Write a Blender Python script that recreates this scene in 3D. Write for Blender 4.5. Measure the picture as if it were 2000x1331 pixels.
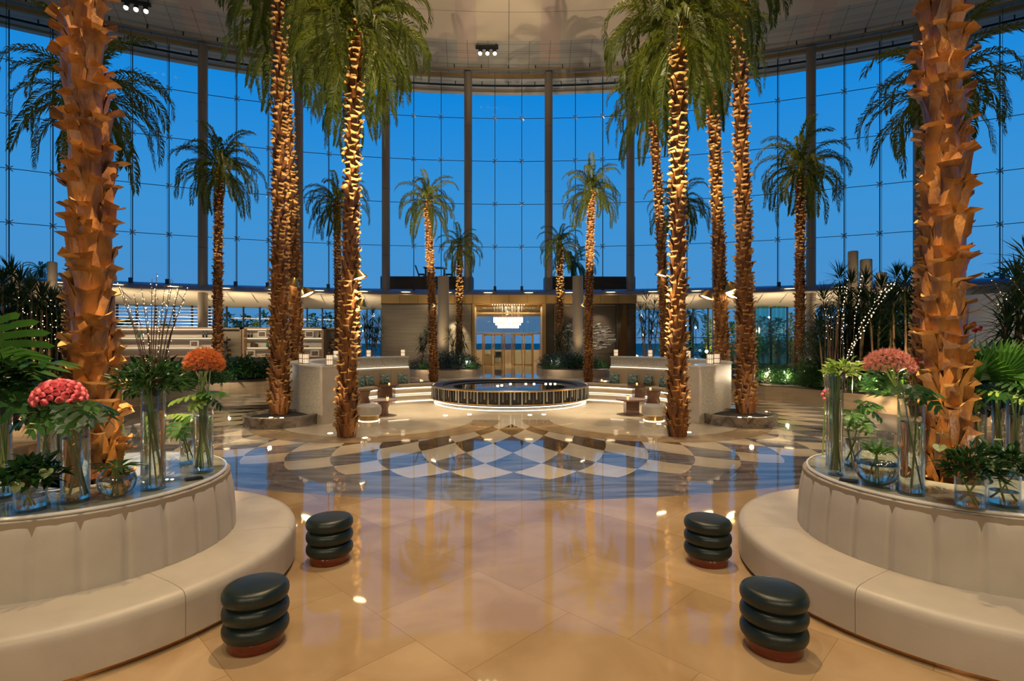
import bpy, bmesh, math, random
from mathutils import Vector, Matrix
PI = math.pi
sin, cos = math.sin, math.cos
SC = bpy.context.scene
COL = SC.collection
for _o in list(bpy.data.objects): bpy.data.objects.remove(_o)

# ------------------------------------------------------------------ camera
F = 1035.0                      # focal length in pixels of a 2000 px wide frame
YAW = 0.00918
CX, CZ = -0.116, 2.30
cd = bpy.data.cameras.new('camera'); cd.sensor_width = 36; cd.lens = F / 2000 * 36
cd.clip_start = 0.05; cd.clip_end = 600
cam = bpy.data.objects.new('camera', cd); COL.objects.link(cam)
cam.location = (CX, 0, CZ); cam.rotation_euler = (PI / 2, 0, -YAW)
SC.camera = cam

# ------------------------------------------------------------------ view, world (dusk sky)
vs = SC.view_settings
vs.view_transform = 'Standard'; vs.look = 'None'; vs.gamma = 1.0; vs.use_curve_mapping = False
vs.exposure = 0.12
cy = SC.cycles
cy.max_bounces = 7; cy.diffuse_bounces = 3; cy.glossy_bounces = 4; cy.transmission_bounces = 5
cy.transparent_max_bounces = 24; cy.sample_clamp_indirect = 6.0
cy.caustics_reflective = False; cy.caustics_refractive = True
w = bpy.data.worlds.new('dusk_sky'); SC.world = w; w.use_nodes = True
nt = w.node_tree; nt.nodes.clear()
tc = nt.nodes.new('ShaderNodeTexCoord'); sp = nt.nodes.new('ShaderNodeSeparateXYZ')
rp = nt.nodes.new('ShaderNodeValToRGB'); bg = nt.nodes.new('ShaderNodeBackground'); wo = nt.nodes.new('ShaderNodeOutputWorld')
nt.links.new(tc.outputs['Generated'], sp.inputs[0]); nt.links.new(sp.outputs['Z'], rp.inputs[0])
nt.links.new(rp.outputs[0], bg.inputs[0]); nt.links.new(bg.outputs[0], wo.inputs[0])
cr = rp.color_ramp
cr.elements[0].position = 0.0; cr.elements[0].color = (0.085, 0.235, 0.475, 1)
cr.elements[1].position = 1.0; cr.elements[1].color = (0.0, 0.075, 0.33, 1)
for p_, c_ in ((0.07, (0.065, 0.26, 0.56)), (0.22, (0.042, 0.27, 0.62)), (0.42, (0.004, 0.222, 0.66)), (0.6, (0.0, 0.15, 0.55))):
    e_ = cr.elements.new(p_); e_.color = c_ + (1,)
bg.inputs[1].default_value = 1.0

# ------------------------------------------------------------------ general lights of the hall (ceiling fittings out of frame)
WARM = (1.0, 0.70, 0.38); WARM2 = (1.0, 0.80, 0.55)
def spot(name, loc, target, power, deg, blend=0.5, size=0.3, color=WARM):
    l = bpy.data.lights.new(name, 'SPOT'); l.energy = power; l.color = color
    l.spot_size = math.radians(deg); l.spot_blend = blend; l.shadow_soft_size = size
    o = bpy.data.objects.new(name, l); COL.objects.link(o); o.location = loc
    d = Vector(target) - Vector(loc); o.rotation_euler = d.to_track_quat('-Z', 'Y').to_euler()
    return o
def area(name, loc, target, power, sx, sy, color=WARM):
    l = bpy.data.lights.new(name, 'AREA'); l.energy = power; l.color = color; l.shape = 'RECTANGLE'; l.size = sx; l.size_y = sy
    o = bpy.data.objects.new(name, l); COL.objects.link(o); o.location = loc
    d = Vector(target) - Vector(loc); o.rotation_euler = d.to_track_quat('-Z', 'Y').to_euler()
    return o
def point(name, loc, power, size=0.05, color=WARM):
    l = bpy.data.lights.new(name, 'POINT'); l.energy = power; l.color = color; l.shadow_soft_size = size
    o = bpy.data.objects.new(name, l); COL.objects.link(o); o.location = loc
    return o
# soft warm light of the lobby behind the camera and of the ceiling above it
for x_ in (-8, 0, 8):
    spot('ceiling_wash_light', (x_, -2, 26.5), (x_*.6, 4, 0), 4700, 75, 1, .6, WARM2)
    spot('lobby_wash_light', (x_*.9, -11, 8), (x_*.5, 6, 0.4), 1400, 90, 1, .5, WARM2)
spot('ceiling_wash_light', (0, 22, 27.0), (0, 22, 0), 9000, 80, 1, .6, WARM2)
# uplights on the canopy and at the palms that wash the ceiling
for x_, y_, z_ in ((-13, 43.5, 7.4), (0, 45.2, 7.4), (13, 43.5, 7.4), (-27, 37, 7.4), (27, 37, 7.4)):
    spot('ceiling_uplight', (x_, y_, z_), (x_*.9, y_-4, 27), 600, 130, 1, .3, WARM2)
spot('palm_uplight', (4.6, 18.6, .3), (4.3, 28.7, 10.3), 14000, 30, .5, .05, WARM2)
spot('palm_uplight', (-4.8, 18.6, .3), (-4.4, 28.7, 10.0), 11000, 30, .5, .05, WARM2)
spot('palm_uplight', (2.4, 12.2, .3), (5.2, 26, 27), 5000, 70, .9, .08, WARM2)
spot('palm_uplight', (-2.4, 12.2, .3), (-5.2, 26, 27), 5000, 70, .9, .08, WARM2)
# narrow ceiling spots on the trunks, the floor and the lounge
for sx_ in (-1, 1):
    spot('ceiling_spot_light', (sx_ * -3.0, 0.5, 26.5), (sx_ * 4.0, 5.05, 4.6), 80000, 9, 0.6, 0.12, WARM)
    spot('ceiling_spot_light', (sx_ * 2, 9.0, 26.5), (sx_ * 5.2, 14, 4.0), 9500, 22, 0.6, 0.12, WARM)
    spot('ceiling_spot_light', (sx_ * 2.0, 24, 26.8), (sx_ * 4.5, 28, 3.0), 7000, 18, 0.6, 0.12, WARM)
    spot('ceiling_spot_light', (sx_ * 3.0, 18, 26.8), (sx_ * 3.0, 17.5, 0), 42000, 11, 0.8, 0.10, WARM2)
    spot('ceiling_spot_light', (sx_ * 3.0, 18, 26.8), (sx_ * 12.5, 22, 1), 11000, 20, 0.7, 0.2, WARM)
spot('ceiling_spot_light', (0, 10, 26.5), (0, 5.0, 0), 13000, 26, 1, .25, WARM)
spot('ceiling_spot_light', (0, 18, 26.8), (0, 16, 0), 12000, 14, 0.9, 0.2, WARM2)
# ------------------------------------------------------------------ geometry of the view: photo pixel -> place
SY, CY_ = sin(YAW), cos(YAW)
def ray(px, py=665.5):
    x = (px - 1000) / F; z = (665.5 - py) / F
    return (x * CY_ + SY, CY_ - x * SY, z)
def G(px, py, z=0.0):                    # the point at height z seen at (px, py)
    d = ray(px, py); t = (z - CZ) / d[2]
    return Vector((CX + d[0] * t, d[1] * t, z))
def D(px, py, Y):                        # the point at distance Y seen at (px, py)
    d = ray(px, py); t = Y / d[1]
    return Vector((CX + d[0] * t, Y, CZ + d[2] * t))
def RC(px, cx, cy_, r, far=True):        # where the sight line at px meets an upright cylinder: (x, y)
    d = ray(px); ox, oy = CX - cx, -cy_
    a = d[0] ** 2 + d[1] ** 2; b = 2 * (ox * d[0] + oy * d[1]); c = ox * ox + oy * oy - r * r
    q = max(b * b - 4 * a * c, 0) ** .5
    t = (-b + q) / (2 * a) if far else (-b - q) / (2 * a)
    return CX + d[0] * t, d[1] * t

# ------------------------------------------------------------------ mesh helper
class MB:
    def __init__(s): s.v = []; s.f = []; s.m = []
    def add(s, vs_, fs, m=0):
        b = len(s.v); s.v.extend([tuple(p) for p in vs_]); s.f.extend([tuple(i + b for i in f) for f in fs]); s.m.extend([m] * len(fs)); return s
    def box(s, x0, x1, y0, y1, z0, z1, m=0):
        return s.add([(x0,y0,z0),(x1,y0,z0),(x1,y1,z0),(x0,y1,z0),(x0,y0,z1),(x1,y0,z1),(x1,y1,z1),(x0,y1,z1)],
                     [(0,3,2,1),(4,5,6,7),(0,1,5,4),(1,2,6,5),(2,3,7,6),(3,0,4,7)], m)
    def obox(s, c, ax, ay, az, m=0):     # box from centre and three half-axis vectors
        c = Vector(c); vs_ = []
        for k in (-1, 1):
            for a, b in ((-1,-1),(1,-1),(1,1),(-1,1)): vs_.append(c + Vector(ax)*a + Vector(ay)*b + Vector(az)*k)
        return s.add(vs_, [(0,3,2,1),(4,5,6,7),(0,1,5,4),(1,2,6,5),(2,3,7,6),(3,0,4,7)], m)
    def grid(s, fn, nu, nv, m=0, cu=False):
        vs_ = [fn(i / nu, j / nv) for j in range(nv + 1) for i in range(nu if cu else nu + 1)]
        W = nu if cu else nu + 1; fs = []
        for j in range(nv):
            for i in range(nu):
                i2 = (i + 1) % W if cu else i + 1
                fs.append((j*W+i, j*W+i2, (j+1)*W+i2, (j+1)*W+i))
        return s.add(vs_, fs, m)
    def lathe(s, prof, n=32, c=(0,0,0), m=0):     # profile of (r, z); closes at r = 0
        rows = []; vs_ = []
        for r, z in prof:
            if r < 1e-5: rows.append([len(vs_)]); vs_.append((c[0], c[1], c[2]+z))
            else:
                rows.append(list(range(len(vs_), len(vs_)+n)))
                vs_ += [(c[0]+r*cos(2*PI*i/n), c[1]+r*sin(2*PI*i/n), c[2]+z) for i in range(n)]
        fs = []
        for a, b in zip(rows, rows[1:]):
            if len(a) == 1 and len(b) == 1: continue
            for i in range(n):
                j = (i+1) % n
                if len(a) == 1: fs.append((a[0], b[j], b[i]))
                elif len(b) == 1: fs.append((a[i], a[j], b[0]))
                else: fs.append((a[i], a[j], b[j], b[i]))
        return s.add(vs_, fs, m)
    def tube(s, pts, rad, n=8, m=0, cap=True):
        pts = [Vector(p) for p in pts]; k = len(pts)
        if not isinstance(rad, (list, tuple)): rad = [rad] * k
        vs_ = []; prev = None
        for i, p in enumerate(pts):
            t = (pts[min(i+1, k-1)] - pts[max(i-1, 0)]).normalized()
            if prev is None:
                prev = t.orthogonal().normalized()
            prev = (prev - t * prev.dot(t)).normalized(); b = t.cross(prev)
            for j in range(n):
                a = 2*PI*j/n; vs_.append(p + (prev*cos(a) + b*sin(a)) * rad[i])
        fs = [(i*n+j, i*n+(j+1)%n, (i+1)*n+(j+1)%n, (i+1)*n+j) for i in range(k-1) for j in range(n)]
        if cap: fs += [tuple(range(n-1, -1, -1)), tuple(range((k-1)*n, k*n))]
        return s.add(vs_, fs, m)
    def arc(s, prof, cx, cy_, a0, a1, n, m=0, cap=True, closed=True):   # profile of (r, z) swept round (cx, cy); angle from +Y towards +X
        P = len(prof); vs_ = []
        for i in range(n+1):
            a = a0 + (a1-a0)*i/n
            vs_ += [(cx + r*sin(a), cy_ + r*cos(a), z) for r, z in prof]
        fs = []; Q = P if closed else P-1
        for i in range(n):
            for j in range(Q):
                j2 = (j+1) % P; fs.append((i*P+j, i*P+j2, (i+1)*P+j2, (i+1)*P+j))
        if cap and closed: fs += [tuple(range(P)), tuple(range(n*P+P-1, n*P-1, -1))]
        return s.add(vs_, fs, m)
    def sphere(s, c, r, nu=10, nv=6, m=0, sz=1.0):
        return s.lathe([(r*sin(PI*j/nv), -r*sz*cos(PI*j/nv)) for j in range(nv+1)], nu, c, m)
    def prism(s, pts, z0, z1, m=0, mt=None):
        n = len(pts); s.add([(p[0],p[1],z0) for p in pts]+[(p[0],p[1],z1) for p in pts], [(i,(i+1)%n,(i+1)%n+n,i+n) for i in range(n)]+[tuple(range(n-1,-1,-1))], m)
        return s.add([(p[0],p[1],z1) for p in pts], [tuple(range(n))], m if mt is None else mt)
    def mesh(s, name, mats, smooth=True, ang=40, fix=True, weld=False):
        me = bpy.data.meshes.new(name); me.from_pydata(s.v, [], s.f)
        for m_ in (mats if isinstance(mats, (list, tuple)) else [mats]): me.materials.append(m_)
        me.polygons.foreach_set('material_index', s.m)
        if fix or weld:
            b = bmesh.new(); b.from_mesh(me)
            if weld: bmesh.ops.remove_doubles(b, verts=b.verts, dist=1e-4)
            if fix: bmesh.ops.recalc_face_normals(b, faces=b.faces)
            b.to_mesh(me); b.free()
        if smooth:
            me.polygons.foreach_set('use_smooth', [True]*len(me.polygons))
            me.set_sharp_from_angle(angle=math.radians(ang))
        me.update(); return me
    def obj(s, name, mats, parent=None, loc=None, **k):
        return link(name, s.mesh(name, mats, **k), parent, loc)
def link(name, me, parent=None, loc=None, rot=None, sc=None):
    o = bpy.data.objects.new(name, me); COL.objects.link(o)
    if parent is not None: o.parent = parent
    if loc is not None: o.location = loc
    if rot is not None: o.rotation_euler = rot
    if sc is not None: o.scale = (sc,)*3 if not isinstance(sc, (tuple, list)) else sc
    return o
def tag(o, label=None, cat=None, group=None, kind=None):
    if label: o['label'] = label
    if cat: o['category'] = cat
    if group: o['group'] = group
    if kind: o['kind'] = kind
    return o
def thing(name, loc, label, cat, group=None, rz=0, sc=None):
    o = bpy.data.objects.new(name, None); o.empty_display_size = .1; COL.objects.link(o); o.location = loc; o.rotation_euler = (0,0,rz)
    if sc: o.scale = (sc,)*3
    return tag(o, label, cat, group)
def copy_tree(o, parent=None, loc=None, rz=None, label=None, group=None):
    c = o.copy(); COL.objects.link(c)
    if parent is not None: c.parent = parent
    if loc is not None: c.location = loc
    if rz is not None: c.rotation_euler = (0,0,rz)
    if label: c['label'] = label
    if group: c['group'] = group
    for ch in list(o.children): copy_tree(ch, c)
    return c
def ordinal(i): return ['first','second','third','fourth','fifth','sixth','seventh','eighth','ninth','tenth','eleventh','twelfth','thirteenth','fourteenth','fifteenth','sixteenth'][i]

# ------------------------------------------------------------------ materials
def mat(name, col, rough=.5, metal=0., col2=None, scale=8, detail=4, bump=0., bscale=None, emit=None, es=0., spec=None, coat=0., ior=None, stretch=None, ramp=(.35,.65), trans=None, distort=0.):
    m = bpy.data.materials.new(name); m.use_nodes = True; nt = m.node_tree; b = nt.nodes['Principled BSDF']
    b.inputs['Base Color'].default_value = tuple(col)+(1,); b.inputs['Roughness'].default_value = rough; b.inputs['Metallic'].default_value = metal
    if spec is not None: b.inputs['Specular IOR Level'].default_value = spec
    if ior: b.inputs['IOR'].default_value = ior
    if coat: b.inputs['Coat Weight'].default_value = coat; b.inputs['Coat Roughness'].default_value = .05
    if emit: b.inputs['Emission Color'].default_value = tuple(emit)+(1,); b.inputs['Emission Strength'].default_value = es
    if col2 or bump:
        tc = nt.nodes.new('ShaderNodeTexCoord'); mp = nt.nodes.new('ShaderNodeMapping'); nt.links.new(tc.outputs['Object'], mp.inputs[0])
        if stretch: mp.inputs['Scale'].default_value = stretch
    if col2:
        n = nt.nodes.new('ShaderNodeTexNoise'); n.inputs['Scale'].default_value = scale; n.inputs['Detail'].default_value = detail; n.inputs['Distortion'].default_value = distort
        nt.links.new(mp.outputs[0], n.inputs['Vector']); r = nt.nodes.new('ShaderNodeValToRGB'); nt.links.new(n.outputs['Fac'], r.inputs[0])
        r.color_ramp.elements[0].color = tuple(col)+(1,); r.color_ramp.elements[1].color = tuple(col2)+(1,)
        r.color_ramp.elements[0].position, r.color_ramp.elements[1].position = ramp
        nt.links.new(r.outputs[0], b.inputs['Base Color'])
    if bump:
        n = nt.nodes.new('ShaderNodeTexNoise'); n.inputs['Scale'].default_value = bscale or scale*3; n.inputs['Detail'].default_value = 3
        nt.links.new(mp.outputs[0], n.inputs['Vector']); bp = nt.nodes.new('ShaderNodeBump'); bp.inputs['Strength'].default_value = bump; bp.inputs['Distance'].default_value = .02
        nt.links.new(n.outputs['Fac'], bp.inputs['Height']); nt.links.new(bp.outputs[0], b.inputs['Normal'])
    if trans:                                   # thin leaf: light comes through
        t = nt.nodes.new('ShaderNodeBsdfTranslucent'); t.inputs[0].default_value = tuple(trans)+(1,)
        mx = nt.nodes.new('ShaderNodeMixShader'); mx.inputs[0].default_value = .35
        nt.links.new(b.outputs[0], mx.inputs[1]); nt.links.new(t.outputs[0], mx.inputs[2]); nt.links.new(mx.outputs[0], nt.nodes['Material Output'].inputs[0])
    return m
def emis(name, col, s):
    m = bpy.data.materials.new(name); m.use_nodes = True; nt = m.node_tree; nt.nodes.clear()
    e = nt.nodes.new('ShaderNodeEmission'); o = nt.nodes.new('ShaderNodeOutputMaterial'); e.inputs[0].default_value = tuple(col)+(1,); e.inputs[1].default_value = s
    nt.links.new(e.outputs[0], o.inputs[0]); return m
def thinglass(name, tint=(.96,.98,.97), ior=1.45, rough=.0, gain=1.0, edge=None):
    m = bpy.data.materials.new(name); m.use_nodes = True; nt = m.node_tree; nt.nodes.clear()
    t = nt.nodes.new('ShaderNodeBsdfTransparent'); t.inputs[0].default_value = tuple(tint)+(1,)
    g = nt.nodes.new('ShaderNodeBsdfGlossy'); g.inputs['Roughness'].default_value = rough
    fr = nt.nodes.new('ShaderNodeLayerWeight'); fr.inputs[0].default_value = .5     # the same from both sides of the pane
    pw = nt.nodes.new('ShaderNodeMath'); pw.operation = 'POWER'; pw.inputs[1].default_value = 5; nt.links.new(fr.outputs['Facing'], pw.inputs[0])
    f0 = ((ior-1)/(ior+1))**2
    mu = nt.nodes.new('ShaderNodeMath'); mu.operation = 'MULTIPLY_ADD'; mu.inputs[1].default_value = gain*(1-f0)*.8; mu.inputs[2].default_value = gain*f0; mu.use_clamp = True
    mx = nt.nodes.new('ShaderNodeMixShader'); o = nt.nodes.new('ShaderNodeOutputMaterial')
    nt.links.new(pw.outputs[0], mu.inputs[0]); nt.links.new(mu.outputs[0], mx.inputs[0]); nt.links.new(t.outputs[0], mx.inputs[1]); nt.links.new(g.outputs[0], mx.inputs[2]); nt.links.new(mx.outputs[0], o.inputs[0])
    if edge:                                    # glass seen edge-on takes its own body colour
        lw = nt.nodes.new('ShaderNodeLayerWeight'); lw.inputs[0].default_value = .25
        rp = nt.nodes.new('ShaderNodeValToRGB'); rp.color_ramp.elements[0].position = .45; rp.color_ramp.elements[0].color = tuple(tint)+(1,)
        rp.color_ramp.elements[1].position = .95; rp.color_ramp.elements[1].color = tuple(edge)+(1,)
        nt.links.new(lw.outputs['Facing'], rp.inputs[0]); nt.links.new(rp.outputs[0], t.inputs[0])
    return m
M = {}
M['leather'] = mat('cream_leather', (.455,.40,.325), .42, col2=(.49,.435,.355), scale=5, bump=.05, bscale=60)
M['seam'] = mat('brown_seam_cord', (.30,.24,.17), .6)  # plain brown of the drum inside the backrest
M['greenleather'] = mat('dark_green_leather', (.008,.015,.012), .36, col2=(.012,.021,.016), scale=9, bump=.06, bscale=90)
M['redwood'] = mat('polished_red_wood', (.11,.012,.005), .22, col2=(.16,.025,.008), scale=6, stretch=(1,1,12), coat=.5)
M['brass'] = mat('brass', (.72,.46,.17), .28, 1.)
M['copper'] = mat('copper_kickplate', (.50,.25,.09), .25, 1.)
M['bronze'] = mat('dark_bronze_panel', (.065,.05,.032), .5, .3, col2=(.085,.065,.042), scale=3, stretch=(.3,1,6))
M['stonewall'] = mat('olive_stone_wall', (.26,.215,.145), .6, col2=(.33,.275,.19), scale=1.5, stretch=(.2,1,5))
M['goldpanel'] = mat('gold_bronze_fascia', (.50,.33,.13), .38, .7)
M['canopy'] = mat('blue_grey_metal_canopy', (.26,.28,.34), .35, .35)
M['soffit'] = mat('cream_soffit', (.70,.62,.47), .6)
M['column'] = mat('champagne_column', (.30,.24,.17), .5, .25)
M['cable'] = mat('dark_steel_cable', (.05,.055,.06), .4, .7)
M['steel'] = mat('brushed_steel', (.55,.55,.52), .3, .9)
M['black'] = mat('black_metal', (.012,.012,.012), .45)
M['goldrail'] = mat('gold_ring_beam', (.42,.29,.13), .4, .5)
M['outsoffit'] = mat('outer_soffit', (.55,.53,.48), .7)
M['marbletop'] = mat('grey_white_marble', (.30,.31,.26), .06, col2=(.09,.10,.08), scale=2.5, detail=8, ramp=(.45,.7), distort=1.2)
M['marblelip'] = mat('white_marble_edge', (.72,.70,.64), .15)
M['travertine'] = mat('beige_travertine', (.50,.40,.28), .3, col2=(.42,.32,.21), scale=2, detail=6, stretch=(.6,.6,5))
M['mosaic'] = mat('grey_mother_of_pearl_mosaic', (.36,.32,.25), .3, col2=(.60,.55,.45), scale=26, detail=5, bump=.3, bscale=40)
M['endstone'] = mat('cream_marble_panel', (.58,.51,.41), .25, col2=(.50,.43,.33), scale=2.4, detail=8)
M['podium'] = mat('veined_brown_marble', (.10,.085,.07), .08, col2=(.34,.28,.22), scale=2.2, detail=9, distort=2.2)
M['fabric'] = mat('beige_upholstery', (.47,.36,.23), .7, bump=.1, bscale=80)
M['wood'] = mat('dark_walnut', (.13,.055,.028), .3, col2=(.19,.085,.045), scale=4, stretch=(1,1,8), coat=.3)
M['walnutlight'] = mat('warm_wood', (.42,.26,.14), .4, col2=(.48,.31,.18), scale=4, stretch=(1,1,6))
M['led'] = emis('warm_white_led', (1,.84,.60), 4)
M['ledshelf'] = emis('shelf_led', (1,.86,.62), 1.8)
M['lampglow'] = emis('lamp_glow', (1,.74,.40), 4)
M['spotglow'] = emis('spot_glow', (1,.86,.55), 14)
M['bulb'] = emis('fairy_light_bulb', (1,.76,.42), 7)
M['crystal'] = emis('lit_crystal', (1,.90,.70), 2.6)
M['candle'] = emis('candle_glow', (1,.50,.16), 3.0)
M['streetlamp'] = emis('street_lamp', (.8,1,.95), 25)
M['water'] = mat('dark_water', (.004,.006,.008), .02, ior=1.6, bump=.05, bscale=3)
M['shade'] = mat('lantern_shade', (.8,.72,.6), .8, emit=(1,.78,.50), es=.8)
M['white'] = mat('white_paint', (.75,.72,.66), .5)
M['backlit'] = mat('pale_shelf_back', (.66,.60,.50), .6)
M['picture'] = mat('landscape_print', (.30,.18,.12), .5, col2=(.10,.09,.08), scale=9)
M['bottle'] = mat('dark_bottle', (.02,.018,.014), .15)
M['greenglass'] = mat('green_ceramic', (.02,.28,.17), .2)
M['cushion'] = mat('teal_botanical_cushion', (.05,.11,.10), .8, col2=(.32,.40,.33), scale=14, detail=3, ramp=(.45,.6))
M['pylon'] = mat('beige_pylon_render', (.60,.47,.30), .6)
M['bark'] = mat('palm_bark', (.08,.026,.008), .5, col2=(.33,.125,.026), scale=5, detail=5, bump=.6, bscale=26, stretch=(1,1,.35))
M['boot'] = mat('golden_palm_boot', (.10,.035,.009), .42, col2=(.40,.175,.035), scale=5, detail=6, bump=.5, bscale=30, stretch=(1,1,.4), ramp=(.36,.64))
M['barkcore'] = mat('palm_core_fibre', (.045,.016,.008), .9, col2=(.09,.035,.015), scale=30, bump=.8, bscale=60)
M['barktip'] = mat('palm_boot_cut_tip', (.46,.24,.07), .5, col2=(.58,.34,.11), scale=12)
M['frond'] = mat('palm_frond', (.05,.08,.014), .45, col2=(.10,.125,.018), scale=3, trans=(.26,.30,.02))
M['rachis'] = mat('frond_stalk', (.13,.14,.03), .5)
M['leafdark'] = mat('dark_glossy_leaf', (.010,.040,.014), .3, col2=(.022,.075,.020), scale=4, trans=(.04,.12,.02))
M['leafmid'] = mat('mid_green_leaf', (.03,.11,.02), .33, col2=(.06,.17,.03), scale=4, trans=(.09,.24,.03))
M['leaflime'] = mat('lime_leaf', (.16,.30,.05), .4, col2=(.25,.40,.08), scale=6, trans=(.35,.50,.10))
M['leafblue'] = mat('blue_green_leaf', (.02,.045,.045), .4, col2=(.05,.085,.08), scale=5, trans=(.04,.09,.08))
M['drac'] = mat('dracaena_leaf', (.012,.035,.010), .4, col2=(.03,.065,.016), scale=5, trans=(.04,.09,.015))
M['cane'] = mat('tan_cane', (.40,.25,.11), .6, col2=(.30,.17,.07), scale=8)
M['stem'] = mat('green_stem', (.16,.26,.05), .45)
M['twig'] = mat('dark_twig', (.06,.035,.02), .7)
M['soil'] = mat('dark_soil', (.018,.014,.008), .9, col2=(.035,.03,.012), scale=12, bump=.6)
M['anth'] = mat('green_anthurium', (.30,.40,.16), .3, col2=(.38,.48,.22), scale=8, trans=(.3,.4,.15))
M['spadix'] = mat('pale_spadix', (.70,.45,.25), .5)
M['rose'] = mat('pink_rose', (.72,.06,.12), .5, col2=(.92,.34,.38), scale=22, trans=(.8,.2,.2))
M['orange'] = mat('orange_bloom', (.28,.045,.012), .55, col2=(.55,.17,.05), scale=12, trans=(.8,.3,.08))
M['dusty'] = mat('dusty_pink_bloom', (.38,.13,.12), .55, col2=(.55,.24,.20), scale=14, trans=(.5,.2,.15))
M['whitefl'] = mat('white_flower', (.75,.72,.62), .5, trans=(.7,.7,.6))
M['redfl'] = mat('red_flower', (.60,.03,.02), .4)
M['glassv'] = thinglass('vase_glass', (.94,.96,.94), 1.5, 0, 2.4, edge=(.50,.60,.50))
M['glassbase'] = mat('thick_glass_base', (.9,.95,.92), .02, ior=1.45)
M['glassbase'].node_tree.nodes['Principled BSDF'].inputs['Transmission Weight'].default_value = 1
M['glassb2'] = thinglass('thick_vase_base', (.70,.78,.74), 1.5, .05, 2)
M['vwater'] = mat('vase_water', (.96,.98,.95), 0, ior=1.33)
M['vwater'].node_tree.nodes['Principled BSDF'].inputs['Transmission Weight'].default_value = 1
M['pane'] = thinglass('facade_glass', (.97,.985,.99), 1.25, 0, .35)
M['pane2'] = thinglass('lower_glass', (.86,.93,.92), 1.35, 0, .9)
M['postglass'] = thinglass('green_glass_post', (.55,.85,.72), 1.5, 0.1, 2.0)
M['fartree'] = mat('distant_tree', (.04,.12,.05), .8, col2=(.08,.20,.07), scale=1.2)
M['cypress'] = mat('lit_cypress', (.20,.26,.03), .8, col2=(.30,.34,.05), scale=2)
M['outground'] = mat('dark_paving', (.42,.36,.28), 1.0, spec=0.0)
M['rearwall'] = mat('warm_lobby_wall', (.42,.33,.22), .7)
# ------------------------------------------------------------------ floor
def stone(name, c1, c2, rough, scale, tile=None, rot=0., ior=1.6, distort=.8, stretch=None, joint=(.10,.07,.045)):
    m = mat(name, c1, rough, col2=c2, scale=scale, detail=9, distort=distort, ior=ior, stretch=stretch); nt = m.node_tree; b = nt.nodes['Principled BSDF']
    tcn = nt.nodes.new('ShaderNodeTexCoord')
    if tile:
        mp = nt.nodes.new('ShaderNodeMapping'); mp.inputs['Rotation'].default_value = (0,0,rot); nt.links.new(tcn.outputs['Object'], mp.inputs[0])
        br = nt.nodes.new('ShaderNodeTexBrick'); br.offset = .5; nt.links.new(mp.outputs[0], br.inputs['Vector'])
        br.inputs['Scale'].default_value = 1; br.inputs['Brick Width'].default_value = tile; br.inputs['Row Height'].default_value = tile
        br.inputs['Mortar Size'].default_value = .003; br.inputs['Color1'].default_value = (.80,.78,.75,1); br.inputs['Color2'].default_value = (1,1,1,1); br.inputs['Mortar'].default_value = (.62,.56,.5,1)
        mx = nt.nodes.new('ShaderNodeMix'); mx.data_type = 'RGBA'; mx.blend_type = 'MULTIPLY'; mx.inputs[0].default_value = 1
        src = b.inputs['Base Color'].links[0].from_socket
        nt.links.new(src, mx.inputs[6]); nt.links.new(br.outputs['Color'], mx.inputs[7]); nt.links.new(mx.outputs[2], b.inputs['Base Color'])
    n = nt.nodes.new('ShaderNodeTexNoise'); n.inputs['Scale'].default_value = 1.1; n.inputs['Detail'].default_value = 2; nt.links.new(tcn.outputs['Object'], n.inputs['Vector'])
    bp = nt.nodes.new('ShaderNodeBump'); bp.inputs['Strength'].default_value = .05; bp.inputs['Distance'].default_value = .02
    nt.links.new(n.outputs['Fac'], bp.inputs['Height']); nt.links.new(bp.outputs[0], b.inputs['Normal'])
    return m
FM = [stone('cream_floor_marble', (.38,.25,.13), (.50,.355,.205), .035, 1.3, 1.15, PI/4, ior=1.38),
      stone('light_inlay_marble', (.60,.50,.36), (.66,.57,.43), .03, 1.2),
      stone('blue_black_inlay_marble', (.11,.105,.12), (.25,.245,.25), .03, .8, ior=1.38, distort=2.5, stretch=(.6,2,1)),
      stone('brown_inlay_marble', (.10,.065,.035), (.17,.12,.07), .03, 1.6, distort=1.5),
      stone('tan_inlay_marble', (.36,.25,.14), (.44,.32,.19), .03, 1.5, distort=1.5),
      stone('striped_side_marble', (.20,.155,.11), (.48,.40,.29), .03, .9, distort=.6, stretch=(.25,2.2,1))]
FC = (0.0, 20.6)
fb = MB()
def pol(r, a, z=0.0): return (FC[0] + r*sin(a), FC[1] + r*cos(a), z)
N = 64
rr = [6.0, 6.9, 7.8, 8.75, 9.75, 10.7, 11.35, 11.85]
fb.add([pol(6.0, 2*PI*i/256) for i in range(256)], [tuple(range(256))], 1)
dth = 2*PI/N
def edge(r0, a0, r1, a1, n=4, bow=.05):          # bowed edge between two nodes of the rosette, first node included
    return [pol(r0+(r1-r0)*t/n + bow*4*(t/n)*(1-t/n)*1.0, a0+(a1-a0)*t/n) for t in range(n)]
for i in range(6):
    off = (i % 2) / 2; light = i % 2 == 1
    for k in range(N):
        a = (k+off)*dth; h = dth/2
        B, S, T = rr[i], rr[i+1], rr[i+2]
        pts = edge(B, a, S, a+h) + edge(S, a+h, T, a) + edge(T, a, S, a-h) + edge(S, a-h, B, a)
        fb.add(pts, [tuple(range(len(pts)))], 1 if light else (2 if i == 4 else 3))
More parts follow.
